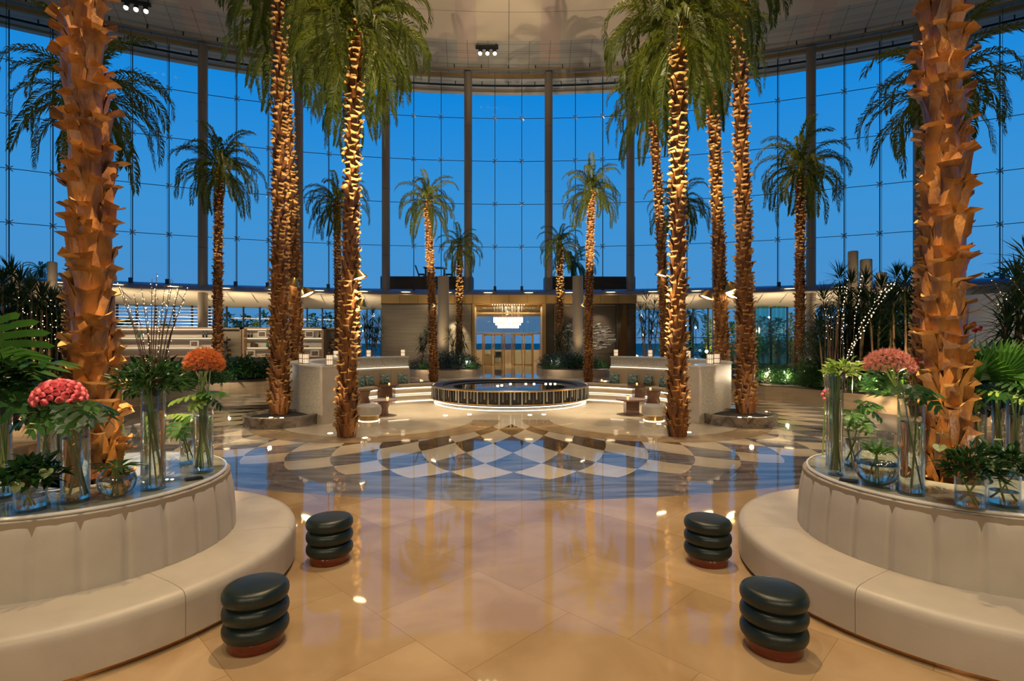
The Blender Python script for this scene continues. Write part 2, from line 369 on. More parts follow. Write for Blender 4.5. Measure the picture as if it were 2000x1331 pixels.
for k in range(N):                                # inner toothed edge, light; outer toothed edge joins the dark ring
    a = k*dth
    arcp = [pol(6.0, a + dth - dth*t/6) for t in range(7)]
    pts = edge(6.0, a, 6.9, a+dth/2)+edge(6.9, a+dth/2, 6.0, a+dth)+arcp[:-1]
    fb.add(pts, [tuple(range(len(pts)))], 1)
    a = (k+.5)*dth                                # row 5 tops at a ; sides at a +- dth/2 (r 11.35)
    pts = edge(11.85, a, 11.35, a+dth/2)+edge(11.35, a+dth/2, 11.85, a+dth)+[pol(11.85, a+dth)]+[pol(13.0, a+dth-dth*t/4) for t in range(5)]
    fb.add(pts, [tuple(range(len(pts)))], 2)
# outer field
n = 256
for (r0, r1) in ((13.0, 62.0),):
    vs_ = [pol(r0, 2*PI*i/n) for i in range(n)] + [pol(r1, 2*PI*i/n) for i in range(n)]
    fb.add(vs_, [(i, (i+1)%n, n+(i+1)%n, n+i) for i in range(n)], 0)
# round tan fields under the two lounges and the striped side fields
for s in (-1, 1):
    A_ = [PI/2+PI*i/48 for i in range(49)]
    fb.add([(s*3.75+r_*sin(a_), 15.35+r_*cos(a_), .004) for r_ in (3.45, 2.65) for a_ in A_], [(i,i+1,i+50,i+49) for i in range(48)], 4)
    fb.add([(s*3.75+2.65*sin(a_), 15.35+2.65*cos(a_), .004) for a_ in A_], [tuple(range(49))], 1)
    vs_ = []
    fb.add([pol(13.02, s*a_, .003) for a_ in [math.radians(62+i*2) for i in range(34)]] + [pol(22, s*a_, .003) for a_ in [math.radians(62+i*2) for i in range(33,-1,-1)]], [tuple(range(68))], 5)
fo = fb.obj('floor', FM, smooth=False, fix=False)
for p_ in fo.data.polygons:
    pass
bm_ = bmesh.new(); bm_.from_mesh(fo.data)
for f_ in bm_.faces:
    f_.normal_update()
    if f_.normal.z < 0: f_.normal_flip()
bm_.to_mesh(fo.data); bm_.free()
tag(fo, kind='structure')
g = MB().add([(-300,40,-.12),(300,40,-.12),(300,420,-.12),(-300,420,-.12)], [(0,1,2,3)]); tag(g.obj('ground_outside', M['outground'], fix=False), kind='structure')

# ------------------------------------------------------------------ curved glass facade
HC = (0.0, -23.5); R = 73.1; ZT = 27.3; DA = 0.1026
def hp(r, a, z=0.0): return Vector((HC[0]+r*sin(a), HC[1]+r*cos(a), z))
# ceiling
def ceil_mat():
    m = mat('ceiling_panels', (.50,.42,.33), .75); nt = m.node_tree; b = nt.nodes['Principled BSDF']
    def mn(op, a=None, b_=None):
        x = nt.nodes.new('ShaderNodeMath'); x.operation = op
        for i, q in enumerate((a, b_)):
            if q is None: continue
            if isinstance(q, (int, float)): x.inputs[i].default_value = q
            else: nt.links.new(q, x.inputs[i])
        return x.outputs[0]
    tcn = nt.nodes.new('ShaderNodeTexCoord'); s_ = nt.nodes.new('ShaderNodeSeparateXYZ'); nt.links.new(tcn.outputs['Object'], s_.inputs[0])
    ang = mn('ARCTAN2', s_.outputs[0], mn('ADD', s_.outputs[1], 23.5))
    r2 = mn('SQRT', mn('ADD', mn('MULTIPLY', s_.outputs[0], s_.outputs[0]), mn('POWER', mn('ADD', s_.outputs[1], 23.5), 2)))
    def line(v, period, wd):                     # 1 on a thin joint
        f = mn('FRACT', mn('DIVIDE', v, period)); return mn('LESS_THAN', f, wd)
    outer = mn('GREATER_THAN', r2, 67.7)
    j1 = mn('MULTIPLY', line(mn('ADD', ang, 10*DA), DA/4, .022), outer)
    j2 = mn('MULTIPLY', line(r2, 1.1, .04), outer)
    j3 = mn('MULTIPLY', line(r2, 5.8, .008), 1)
    j4 = line(mn('ADD', ang, 10*DA), DA*2, .004)
    j = mn('MAXIMUM', mn('MAXIMUM', j1, j2), mn('MAXIMUM', j3, j4))
    fr = mn('FRACT', mn('ADD', mn('DIVIDE', ang, DA), 10.62)); band = mn('MULTIPLY', mn('LESS_THAN', fr, .24), mn('LESS_THAN', r2, 71))
    rz = nt.nodes.new('ShaderNodeValToRGB'); rz.color_ramp.elements[0].color = (.46,.40,.32,1); rz.color_ramp.elements[1].color = (.50,.41,.31,1); rz.color_ramp.interpolation = 'CONSTANT'
    nt.links.new(outer, rz.inputs[0]); rz.color_ramp.elements[0].color = (.54,.44,.32,1); rz.color_ramp.elements[1].color = (.40,.37,.31,1); rz.color_ramp.elements[1].position = .5
    mx = nt.nodes.new('ShaderNodeMix'); mx.data_type = 'RGBA'; nt.links.new(band, mx.inputs[0]); nt.links.new(rz.outputs[0], mx.inputs[6]); mx.inputs[7].default_value = (.50,.38,.30,1)
    mk = nt.nodes.new('ShaderNodeMix'); mk.data_type = 'RGBA'; nt.links.new(j, mk.inputs[0]); nt.links.new(mx.outputs[2], mk.inputs[6]); mk.inputs[7].default_value = (.16,.13,.10,1)
    nt.links.new(mk.outputs[2], b.inputs['Base Color']); return m
cb = MB(); nA = 120
cb.arc([(0.01, ZT), (R+.6, ZT), (R+.6, ZT+.5), (.01, ZT+.5)], HC[0], HC[1], 0, 2*PI, nA, cap=False)
tag(cb.obj('ceiling', ceil_mat(), smooth=False), kind='structure')
ob = MB().arc([(R+.6, ZT+.1), (R+4.6, ZT+.1), (R+4.6, ZT+.7), (R+.6, ZT+.7)], HC[0], HC[1], -.85, .85, 80)
tag(ob.obj('ceiling_overhang', M['outsoffit'], smooth=False), kind='structure')
def ring(name, r, z, hw, hh, m, a=.8): tag(MB().arc([(r-hw, z-hh), (r+hw, z-hh), (r+hw, z+hh), (r-hw, z+hh)], HC[0], HC[1], -a, a, 90).obj(name, m, smooth=False), kind='structure')
ring('trim_1', R-.35, 26.85, .16, .16, M['goldrail'])
ring('trim_2', R-1.5, 26.9, .05, .05, M['goldrail'])
ring('trim_3', R+1.8, 27.0, .07, .07, M['black'])
ring('trim_4', R+3.2, 27.15, .08, .08, M['goldrail'])
for k in range(-17, 18):                         # little hangers of the rails: children of the ceiling trims
    pass
hb = MB()
for k in range(-34, 35):
    a = k*DA/6*2
    for r_ in (R-1.5, R+1.8):
        p = hp(r_, a); hb.box(p.x-.035, p.x+.035, p.y-.035, p.y+.035, 26.9, 27.4)
tag(hb.obj('trim_5', M['black'], smooth=False), kind='structure')

LEFTRIGHT = ['left', 'right']
# columns
colmesh = MB().arc([(.36, 0), (.36, 27.0)], 0, 0, 0, 2*PI, 20, closed=False)
cm = MB()
cm.grid(lambda u, v: (.37*sin(2*PI*u), .46*cos(2*PI*u), 27.0*v), 24, 9, cu=True)
for z in (10, 16, 22): cm.grid(lambda u, v, z=z: (.375*sin(2*PI*u), .465*cos(2*PI*u), z+.03*v), 24, 1, 1, cu=True)
cme = cm.mesh('facade_column', [M['column'], M['cable']])
colname = {0:'first',1:'second',2:'third',3:'fourth',4:'fifth',5:'sixth'}
for k in range(-6, 6):
    a = (k+.5)*DA; p = hp(R-.5, a)
    side = 'left' if a < 0 else 'right'; i = (-k-1) if k < 0 else k
    o = link('facade_column', cme, None, (p.x, p.y, 0), (0,0,-a))
    tag(o, 'tall slim champagne column of the glass wall, %s %s of the entrance' % (colname[i], side), 'column', 'columns of the glass wall')
# windows, cables, clamps
rows = [11.04, 15.05, 19.07, 23.08]
clampm = MB()
for q in range(4):
    a = PI/4+q*PI/2; clampm.tube([(0,-.12,0), (.30*cos(a), -.03, .30*sin(a))], [.045,.03], 5)
clampm.tube([(0,-.16,0),(0,.02,0)], .05, 8); clampm.tube([(0,-.12,0),(0,-.75,.1)], [.025,.02], 5)
clampme = clampm.mesh('spider_clamp', M['steel'])
for k in range(-5, 6):
    a0, a1 = (k-.5)*DA, (k+.5)*DA; am = k*DA
    gm = MB(); xs = [a0+(a1-a0)*t/3 for t in range(4)]
    zz = [7.0]+rows+[26.9]
    for i in range(3):
        for j in range(5):
            q = [hp(R, xs[i], zz[j]), hp(R, xs[i+1], zz[j]), hp(R, xs[i+1], zz[j+1]), hp(R, xs[i], zz[j+1])]
            gm.add(q, [(0,1,2,3)])
    wn = tag(gm.obj('window_%d' % (k+6), M['pane'], smooth=False, fix=False), kind='structure')
    jm = MB()
    for z in rows:
        for i in range(3):
            p, q = hp(R, xs[i], z), hp(R, xs[i+1], z); jm.tube([p, q], .03, 4)
    for i in (1, 2):
        p = hp(R, xs[i]); jm.tube([(p.x,p.y,7.0),(p.x,p.y,26.9)], .022, 4)
    jm.obj('glass_joint', M['cable'], wn)
    for i in (1, 2):
        p = hp(R-.14, xs[i]); q = hp(R-.75, xs[i])
        c = MB().tube([(p.x,p.y,6.6),(p.x,p.y,27)], .032, 5).tube([(q.x,q.y,6.5),(q.x,q.y,27)], .016, 4)
        c.box(q.x-.12, q.x+.12, q.y-.1, q.y+.1, 6.7, 7.3)
        c.obj('tension_cable', M['cable'], wn)
        for z in rows: 
            pp = hp(R-.02, xs[i], z); link('spider_clamp', clampme, wn, pp, (0,0,-xs[i]))
# canopy round the foot of the glass wall
cn = MB()
AC = .62
cn.arc([(R+.3,7.05),(R-.1,7.05),(R-.7,6.95),(R-1.2,6.75),(R-1.5,6.42)], HC[0], HC[1], -AC, AC, 110, closed=False)
cn.arc([(R-1.5,6.42),(R-1.5,6.36),(R-.2,6.24)], HC[0], HC[1], -AC, AC, 110, 2, closed=False)
cn.arc([(R-.2,6.24),(R-.2,6.22),(R+6,5.45),(R+6,7.2),(R+.3,7.05)], HC[0], HC[1], -AC, AC, 110, 1, closed=False)
for k in range(-24, 24):
    a = k*DA/4; 
    for (r0,z0,r1,z1) in ((R-1.51,6.40,R-.2,6.23),(R-.2,6.21,R+3,5.8)):
        cn.tube([hp(r0,a,z0-.012), hp(r1,a,z1-.012)], .02, 4, 3)
tag(cn.obj('trim_6', [M['canopy'], M['soffit'], M['soffit'], M['cable']], fix=False), kind='structure')
# round lamps on the canopy nose
dl = MB().lathe([(0,.10),(.10,.10),(.12,.06),(.62,.05),(.70,0),(.66,-.045),(.42,-.03),(.38,0.0)], 28)
dg = MB().lathe([(.40,-.022),(.3,-.03),(0,-.03)], 24, m=0)
dlm = dl.mesh('disc_lamp', M['brass']); dgm = dg.mesh('glowing_diffuser', M['lampglow'], fix=False)
arm = MB().tube([(0,0,.05),(0,.5,.15),(0,1.2,.1)], .03, 6).mesh('arm', M['black'])
cnt = {-1:0, 1:0}
for k in range(-10, 10):
    a = (k+.5)*DA/2; s = -1 if k < 0 else 1
    nm = ordinal(-k-1 if k < 0 else k)
    p = hp(R-2.0, a, 6.62)
    t = thing('disc_lamp', p, 'flat round brass lamp on the canopy edge, %s one %s of the entrance axis' % (nm, 'left' if s < 0 else 'right'), 'lamp', 'disc lamps along the canopy', rz=-a)
    link('lamp_disc', dlm, t); link('glowing_diffuser', dgm, t); link('arm', arm, t)
# soffit uplights (warm) below canopy
for k in (-7,-6,-5,-4,-3,3,4,5,6,7):
    p = hp(R-.5, k*DA*.62, 0); 
    spot('soffit_light', (p.x, p.y-1.2, 3.4), hp(R+1.5, k*DA*.62, 6.2), 800, 130, 1, .15, WARM2)
# lower glazing
for n_, (a0, a1) in enumerate(((-.60,-.165),(.165,.60))):
    gm = MB().arc([(R+5.6, 0.0),(R+5.6, 5.6)], HC[0], HC[1], a0, a1, 24, closed=False)
    wn = tag(gm.obj('window_%d' % (12+n_), M['pane2'], smooth=False, fix=False), kind='structure')
    mm = MB(); c = 24
    for i in range(c+1):
        p = hp(R+5.5, a0+(a1-a0)*i/c); mm.box(p.x-.05,p.x+.05,p.y-.1,p.y+.1,0,5.6)
    mm.arc([(R+5.4,2.55),(R+5.5,2.55),(R+5.5,2.62),(R+5.4,2.62)], HC[0], HC[1], a0, a1, 24)
    if n_ == 0:
        for j in range(9): mm.arc([(R+5.2,3.0+j*.28),(R+5.3,3.0+j*.28),(R+5.3,3.06+j*.28),(R+5.2,3.06+j*.28)], HC[0], HC[1], -.47, -.355, 10, 1)
    mm.obj('mullion', [M['cable'], M['steel']], wn, smooth=False)
# rear wall behind the camera
tag(MB().box(-62,62,-16,-15.5,0,27.3).obj('wall_rear', M['rearwall'], smooth=False), kind='structure')

# ------------------------------------------------------------------ entrance block
YB = 47.2
def X(px, Y): return D(px, 665, Y).x
tag(MB().box(X(745,YB), X(922,YB), YB, YB+4, 0, 5.62).box(X(745,YB)-.02,X(922,YB)+.02,YB-.06,YB,5.5,5.62,1).obj('wall_left_of_entrance', [M['stonewall'],M['bronze']], smooth=False), kind='structure')
tag(MB().box(X(1066,YB), X(1242,YB), YB, YB+4, 0, 5.62).obj('wall_right_of_entrance', M['bronze'], smooth=False), kind='structure')
fx0, fx1 = X(747,YB), X(1241,YB)
fb2 = MB().box(fx0, fx1, YB-.5, YB+3, 5.58, 6.32)
for i in range(1, 14):
    x = fx0+(fx1-fx0)*i/14; fb2.box(x-.012, x+.012, YB-.515, YB-.5, 5.58, 6.32, 1)
tag(fb2.obj('entrance_fascia', [M['goldpanel'], M['bronze']], smooth=False), 'long gold bronze fascia above the entrance doors', 'fascia', kind='structure')
for s, (a, b) in ((0, (743, 923)), (1, (1064, 1241))):
    Y = 50.4
    q = MB().box(X(a,Y), X(b,Y), Y, Y+2, 6.4, 8.40)
    for i in range(1, 4):
        x = X(a,Y)+(X(b,Y)-X(a,Y))*i/4; q.box(x-.015, x+.015, Y-.015, Y, 6.4, 8.40, 1)
    tag(q.obj('roof_parapet', [M['bronze'], M['black']], smooth=False), 'dark bronze panelled box above the canopy, %s of the entrance axis' % LEFTRIGHT[s], 'parapet')
# stone slabs of side walls at the entrance recess
q = MB().box(X(921,YB), X(927,YB), YB, YB+2.6, 0, 5.6).box(X(1059,YB), X(1066,YB), YB, YB+2.6, 0, 5.6)
tag(q.obj('wall_entrance_recess', M['goldpanel'], smooth=False), kind='structure')
# glazed doors: four leaves and a fixed frame
YD = 49.4
fr = thing('entrance_door_frame', (0,YD,0), 'gold framed glass entrance front at the end of the axis', 'door frame')
x0, x1 = X(925,YD), X(1059,YD)
m = MB()
for z in (2.95, 4.85, 5.5): m.box(x0, x1, -.08, .08, z-.07, z+.07)
for px in (925.5, 943, 1000, 985, 1041, 1058.5):
    x = X(px,YD); m.box(x-.06, x+.06, -.08, .08, 0, 5.6 if px in (925.5,1058.5) else 2.95)
m.obj('frame', M['goldpanel'], fr, smooth=False)
MB().box(x0, x1, -.01, .01, 3.0, 5.5).obj('transom_glass', M['pane2'], fr, smooth=False)
for i, (a, b) in enumerate(((945,962),(964,982),(1003,1021),(1023,1040))):
    d_ = MB(); xa, xb = X(a,YD), X(b,YD)
    for (u0,u1,v0,v1) in ((xa,xb,0,.12),(xa,xb,2.75,2.9),(xa,xa+.1,0,2.9),(xb-.1,xb,0,2.9)): d_.box(u0,u1,-.04,.04,v0,v1)
    dd = d_.obj('door_%d' % (i+1), M['goldpanel'], None, (0,YD,0), smooth=False); tag(dd, kind='structure')
    MB().box(xa+.1,xb-.1,-.01,.01,.12,2.75).obj('glass', M['pane2'], dd, smooth=False)
    xh = xb-.14 if i % 2 == 0 else xa+.14
    MB().tube([(xh,-.1,.9),(xh,-.1,1.5)], .025, 6).obj('door_handle', M['steel'], dd)
# vestibule behind the doors
tag(MB().box(x0-1,x1+1,57,57.2,0,1.3).box(x0-1,x1+1,57,57.2,4.9,6).box(x0-1,x0-.6,50,57,0,6).box(x1+.6,x1+1,50,57,0,6).box(x0-1,x1+1,50,57,5.7,5.9).obj('wall_vestibule', M['rearwall'], smooth=False), kind='structure')
area('vestibule_light', (0,53,5.5), (0,53,0), 420, 5, 3, WARM2)
area('vestibule_light', (0,48.2,5.4), (0,48.2,0), 260, 5, 1, WARM2)
q = MB(); 
for i in range(5): q.box(x0+.9+i*.35, x0+1.2+i*.35, 53, 53.4, 0, .75 if i < 4 else 1.05)
q = MB().box(X(947,52),X(962,52),52,52.6,.0,.95).box(X(946,52)-.03,X(963,52)+.03,51.95,52.65,.95,1.0); tag(q.obj('reception_desk', M['walnutlight'], smooth=False), 'small wooden desk behind the left glass doors', 'desk')
q = MB().box(X(966,52.5),X(980,52.5),52.5,53,.05,1.2).box(X(967,52.5),X(979,52.5),52.48,52.5,.1,.6,1); tag(q.obj('display_cabinet', [M['black'],M['outground']], smooth=False), 'dark low cabinet seen through the second glass door', 'cabinet')
# chandelier of glass strings
ch = thing('chandelier', (X(992.5,48.3),48.3,0), 'wide tiered crystal chandelier glowing above the entrance doors', 'chandelier')
m = MB(); tiers = [(1.34,.55,3.92,4.40),(1.17,.48,3.68,3.92),(.98,.40,3.42,3.68)]
for ti, (hx, hy, z0, z1) in enumerate(tiers):
    m = MB(); nx = 26-ti*3
    for i in range(nx):
        x = -hx+2*hx*(i+.5)/nx
        for yy in (-hy, 0, hy): m.box(x-.038, x+.038, yy-.03, yy+.03, z0+.01, z1-.01)
    tag(m.obj('crystal_tier', M['crystal'], ch, smooth=False), kind='stuff')
m = MB(); rnd = random.Random(3)
for tz in (3.92, 4.42): m.box(-1.36 if tz > 4 else -1.2, 1.36 if tz > 4 else 1.2, -.57, .57, tz-.012, tz+.012)
for i in range(60): 
    x = rnd.uniform(-1.3,1.3); y = rnd.uniform(-.5,.5); m.tube([(x,y,4.4),(x,y,5.6)], .007, 3, 1)
m.obj('ceiling_plate', [M['brass'], M['steel']], ch, smooth=False)
point('chandelier_light', (X(992.5,48.3),47.4,3.9), 260, .4, WARM2)
q = MB()
for i in range(14): q.sphere((X(962,48)+i*.22, 47.9, 5.53), .035, 6, 4)
tag(q.obj('downlight_row', M['spotglow']), 'row of tiny ceiling lights above the chandelier', 'lights', kind='stuff')
# chain curtain: countless strands
q = MB(); rnd = random.Random(5)
for i in range(150):
    x = x0+.1+(x1-x0-.2)*i/149; zb = .05 if (i < 8 or i > 141) else (2.9 if (i < 60 or i > 90) else .05); zb += rnd.uniform(0,.2)
    q.tube([(x,47.35,5.55),(x,47.35,zb)], .008 if i % 3 else .014, 3)
q.box(x0,x1,47.3,47.4,5.52,5.58)
tag(q.obj('chain_curtain', M['brass'], smooth=False), 'curtain of fine gold chains hanging in front of the entrance', 'curtain', kind='stuff')
# wall art of pale strokes on the right wall, light streak modelled as a copper sheet, and niche frame
art = thing('wall_relief', (0,YB-.05,0), 'relief of pale horizontal strokes on the dark right entrance wall', 'wall art')
m = MB().box(X(1083,YB),X(1202,YB),-.03,.0,1.2,5.45,1).box(X(1083,YB),X(1202,YB),-.05,-.02,5.40,5.44,0).box(X(1083,YB),X(1084,YB),-.05,-.02,1.2,5.44,0)
m.obj('backing', [M['walnutlight'], M['bronze']], art, smooth=False)
rnd = random.Random(11); m = MB()
for i in range(34):
    z = .62+2.3*i/33 + .9; prof = sin(PI*(i+.5)/34)**.7
    for cx_, wd in ((1168, 33), (1112, 22)):
        for _ in range(3):
            a = cx_ + rnd.uniform(-.9,.9)*wd*prof; l = rnd.uniform(3,13)*prof+1
            m.box(X(a-l,YB),X(a+l,YB),-.09,-.05,z-.012+rnd.uniform(-.02,.02),z+.014)
m.obj('strokes', M['marblelip'], art, smooth=False)
rod = MB().box(X(1203,YB),X(1206,YB),YB-.25,YB-.05,.0,5.5,1).box(X(1222,YB),X(1224,YB),YB-.1,YB-.02,0,5.5,1); b0, b1 = X(1209,YB), X(1219,YB)
rod.add([(b0-.1,YB-.04,0),(b1+.2,YB-.04,0),(b1+.2,YB-.3,5.5),(b0+.3,YB-.3,5.5)],[(0,1,2,3)],0)  # slanted copper sheet added in the shape of a streak of light
tag(rod.obj('light_streak_panel', [M['copper'],M['bronze']], smooth=False), 'slanting copper panel standing in for a light streak, right end of the entrance wall', 'light streak panel')
spot('wall_grazing_light', (X(1214,YB),YB-1.3,5.4), (X(1214,YB),YB,2.5), 130, 40, .6, .03, WARM2)
spot('wall_grazing_light', (X(900,YB)-.6,YB-1.6,5.4), (X(900,YB)-.4,YB,2.2), 1500, 46, .8, .03, WARM2)
spot('wall_grazing_light', (X(1168,YB),YB-2.2,5.4), (X(1168,YB),YB,3), 300, 60, .8, .03, WARM2)
for x in (-6,-2,2,6): spot('fascia_light', (x,44.5,4.2), (x,46.8,6.2), 260, 90, .9, .1, WARM)
# pylons
pyl = [((-1,'left'), 855, 877, 540, 39), ((1,'right'), 1119, 1139, 540, 39)]
tallp = [('white round pylon in the left planter beside the entrance', 855, 877, 540, 38.0), ('white round pylon in the right planter beside the entrance', 1118, 1139, 540, 38.0),
         ('beige pylon rising highest behind the left dracaenas', 94, 110, 512, 27), ('beige pylon left behind the far left dracaenas', 18, 40, 528, 27), ('short wide beige pylon behind the left dracaenas', 67, 92, 550, 27),
         ('tallest beige pylon behind the right dracaenas', 1657, 1675, 491, 27), ('second beige pylon behind the right dracaenas', 1681, 1702, 507, 27), ('short beige pylon beside the right foreground palm', 1712, 1731, 533, 27)]
for lb, a, b, top, Y in tallp:
    p = D((a+b)/2, top, Y); r_ = (b-a)/2*Y/F
    MBp = MB().lathe([(r_,0),(r_,p.z-.03),(r_-.03,p.z),(0,p.z)], 24)
    tag(MBp.obj('pylon', M['pylon'], None, (p.x,Y,0), ang=50), lb, 'pylon')

for x_ in (X(866,38), X(1129,38)): spot('pylon_light', (x_, 35.6, .7), (x_, 38, 4.2), 300, 60, .9, .05, WARM2)
spot('entrance_wall_fill', (X(830,YB), 42, .8), (X(830,YB), 47, 3.5), 420, 90, 1, .1, WARM2)  # added lamps that brighten both entrance walls
spot('entrance_wall_fill', (X(1150,YB), 42, .8), (X(1150,YB), 47, 3.5), 420, 90, 1, .1, WARM2)

for px_ in (1668, 1694, 1722, 102, 78, 30):
    p_ = X(px_, 25.2); spot('pylon_light', (p_, 25.0, 3.0), (X(px_,27), 27, 6.0), 170, 60, .9, .05, WARM2)
# ------------------------------------------------------------------ fountain
ft = thing('round_fountain', (FC[0],FC[1],0), 'low round fountain with vertical metal bars around dark water', 'fountain')
MB().lathe([(2.82,0),(2.82,.12),(3.0,.12),(3.0,.60),(2.62,.60),(2.62,.50),(0,.50)], 128).obj('basin', M['black'], ft, ang=30)
m = MB(); rnd = random.Random(8); nb = 150
for i in range(nb):
    a = 2*PI*i/nb; ph = (i % 6); wd = .045 if ph in (0,) else .055
    z0 = .16 if ph in (0,3) else (.24 if ph in (1,5) else .32); dr = .035 if ph in (0,3) else .018
    c = Vector((3.0*sin(a), 3.0*cos(a), (z0+.58)/2)); rv = Vector((sin(a),cos(a),0)); tv = Vector((cos(a),-sin(a),0))
    m.obox(c, tv*wd*.5, rv*dr, Vector((0,0,(.58-z0)/2)), rnd.choice((0,1,2)) if ph else 0)
barA = mat('pewter_bars', (.32,.29,.25), .25, .9); barB = mat('dark_pewter_bars', (.12,.11,.10), .3, .8)
m.obj('metal_bars', [M['steel'], barA, barB], ft, smooth=False)
MB().lathe([(3.04,.13),(3.06,.13),(3.06,.16),(3.04,.16)], 128).lathe([(3.06,.575),(3.07,.60),(3.06,.62),(2.98,.625),(2.96,.60)], 128).obj('gold_rim', M['brass'], ft)
MB().lathe([(2.60,.505),(2.60,.53),(2.2,.53),(2.2,.505)], 96).obj('inner_step', M['bronze'], ft)
MB().lathe([(2.6,.515),(0,.515)], 96).obj('water_surface', M['water'], ft, fix=False)
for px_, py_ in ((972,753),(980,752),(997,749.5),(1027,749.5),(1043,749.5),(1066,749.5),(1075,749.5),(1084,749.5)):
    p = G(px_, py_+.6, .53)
    MB().lathe([(0,.55),(.035,.55),(.045,.53),(.04,.50)], 10, (p.x-FC[0],p.y-FC[1],0)).obj('water_glint', M['spotglow'], ft)  # glowing dots stand in for ceiling spots mirrored in the water
MB().lathe([(2.84,.045),(2.92,.045),(2.93,.055),(2.92,.065),(2.84,.065)], 128).obj('light_strip', M['led'], ft)

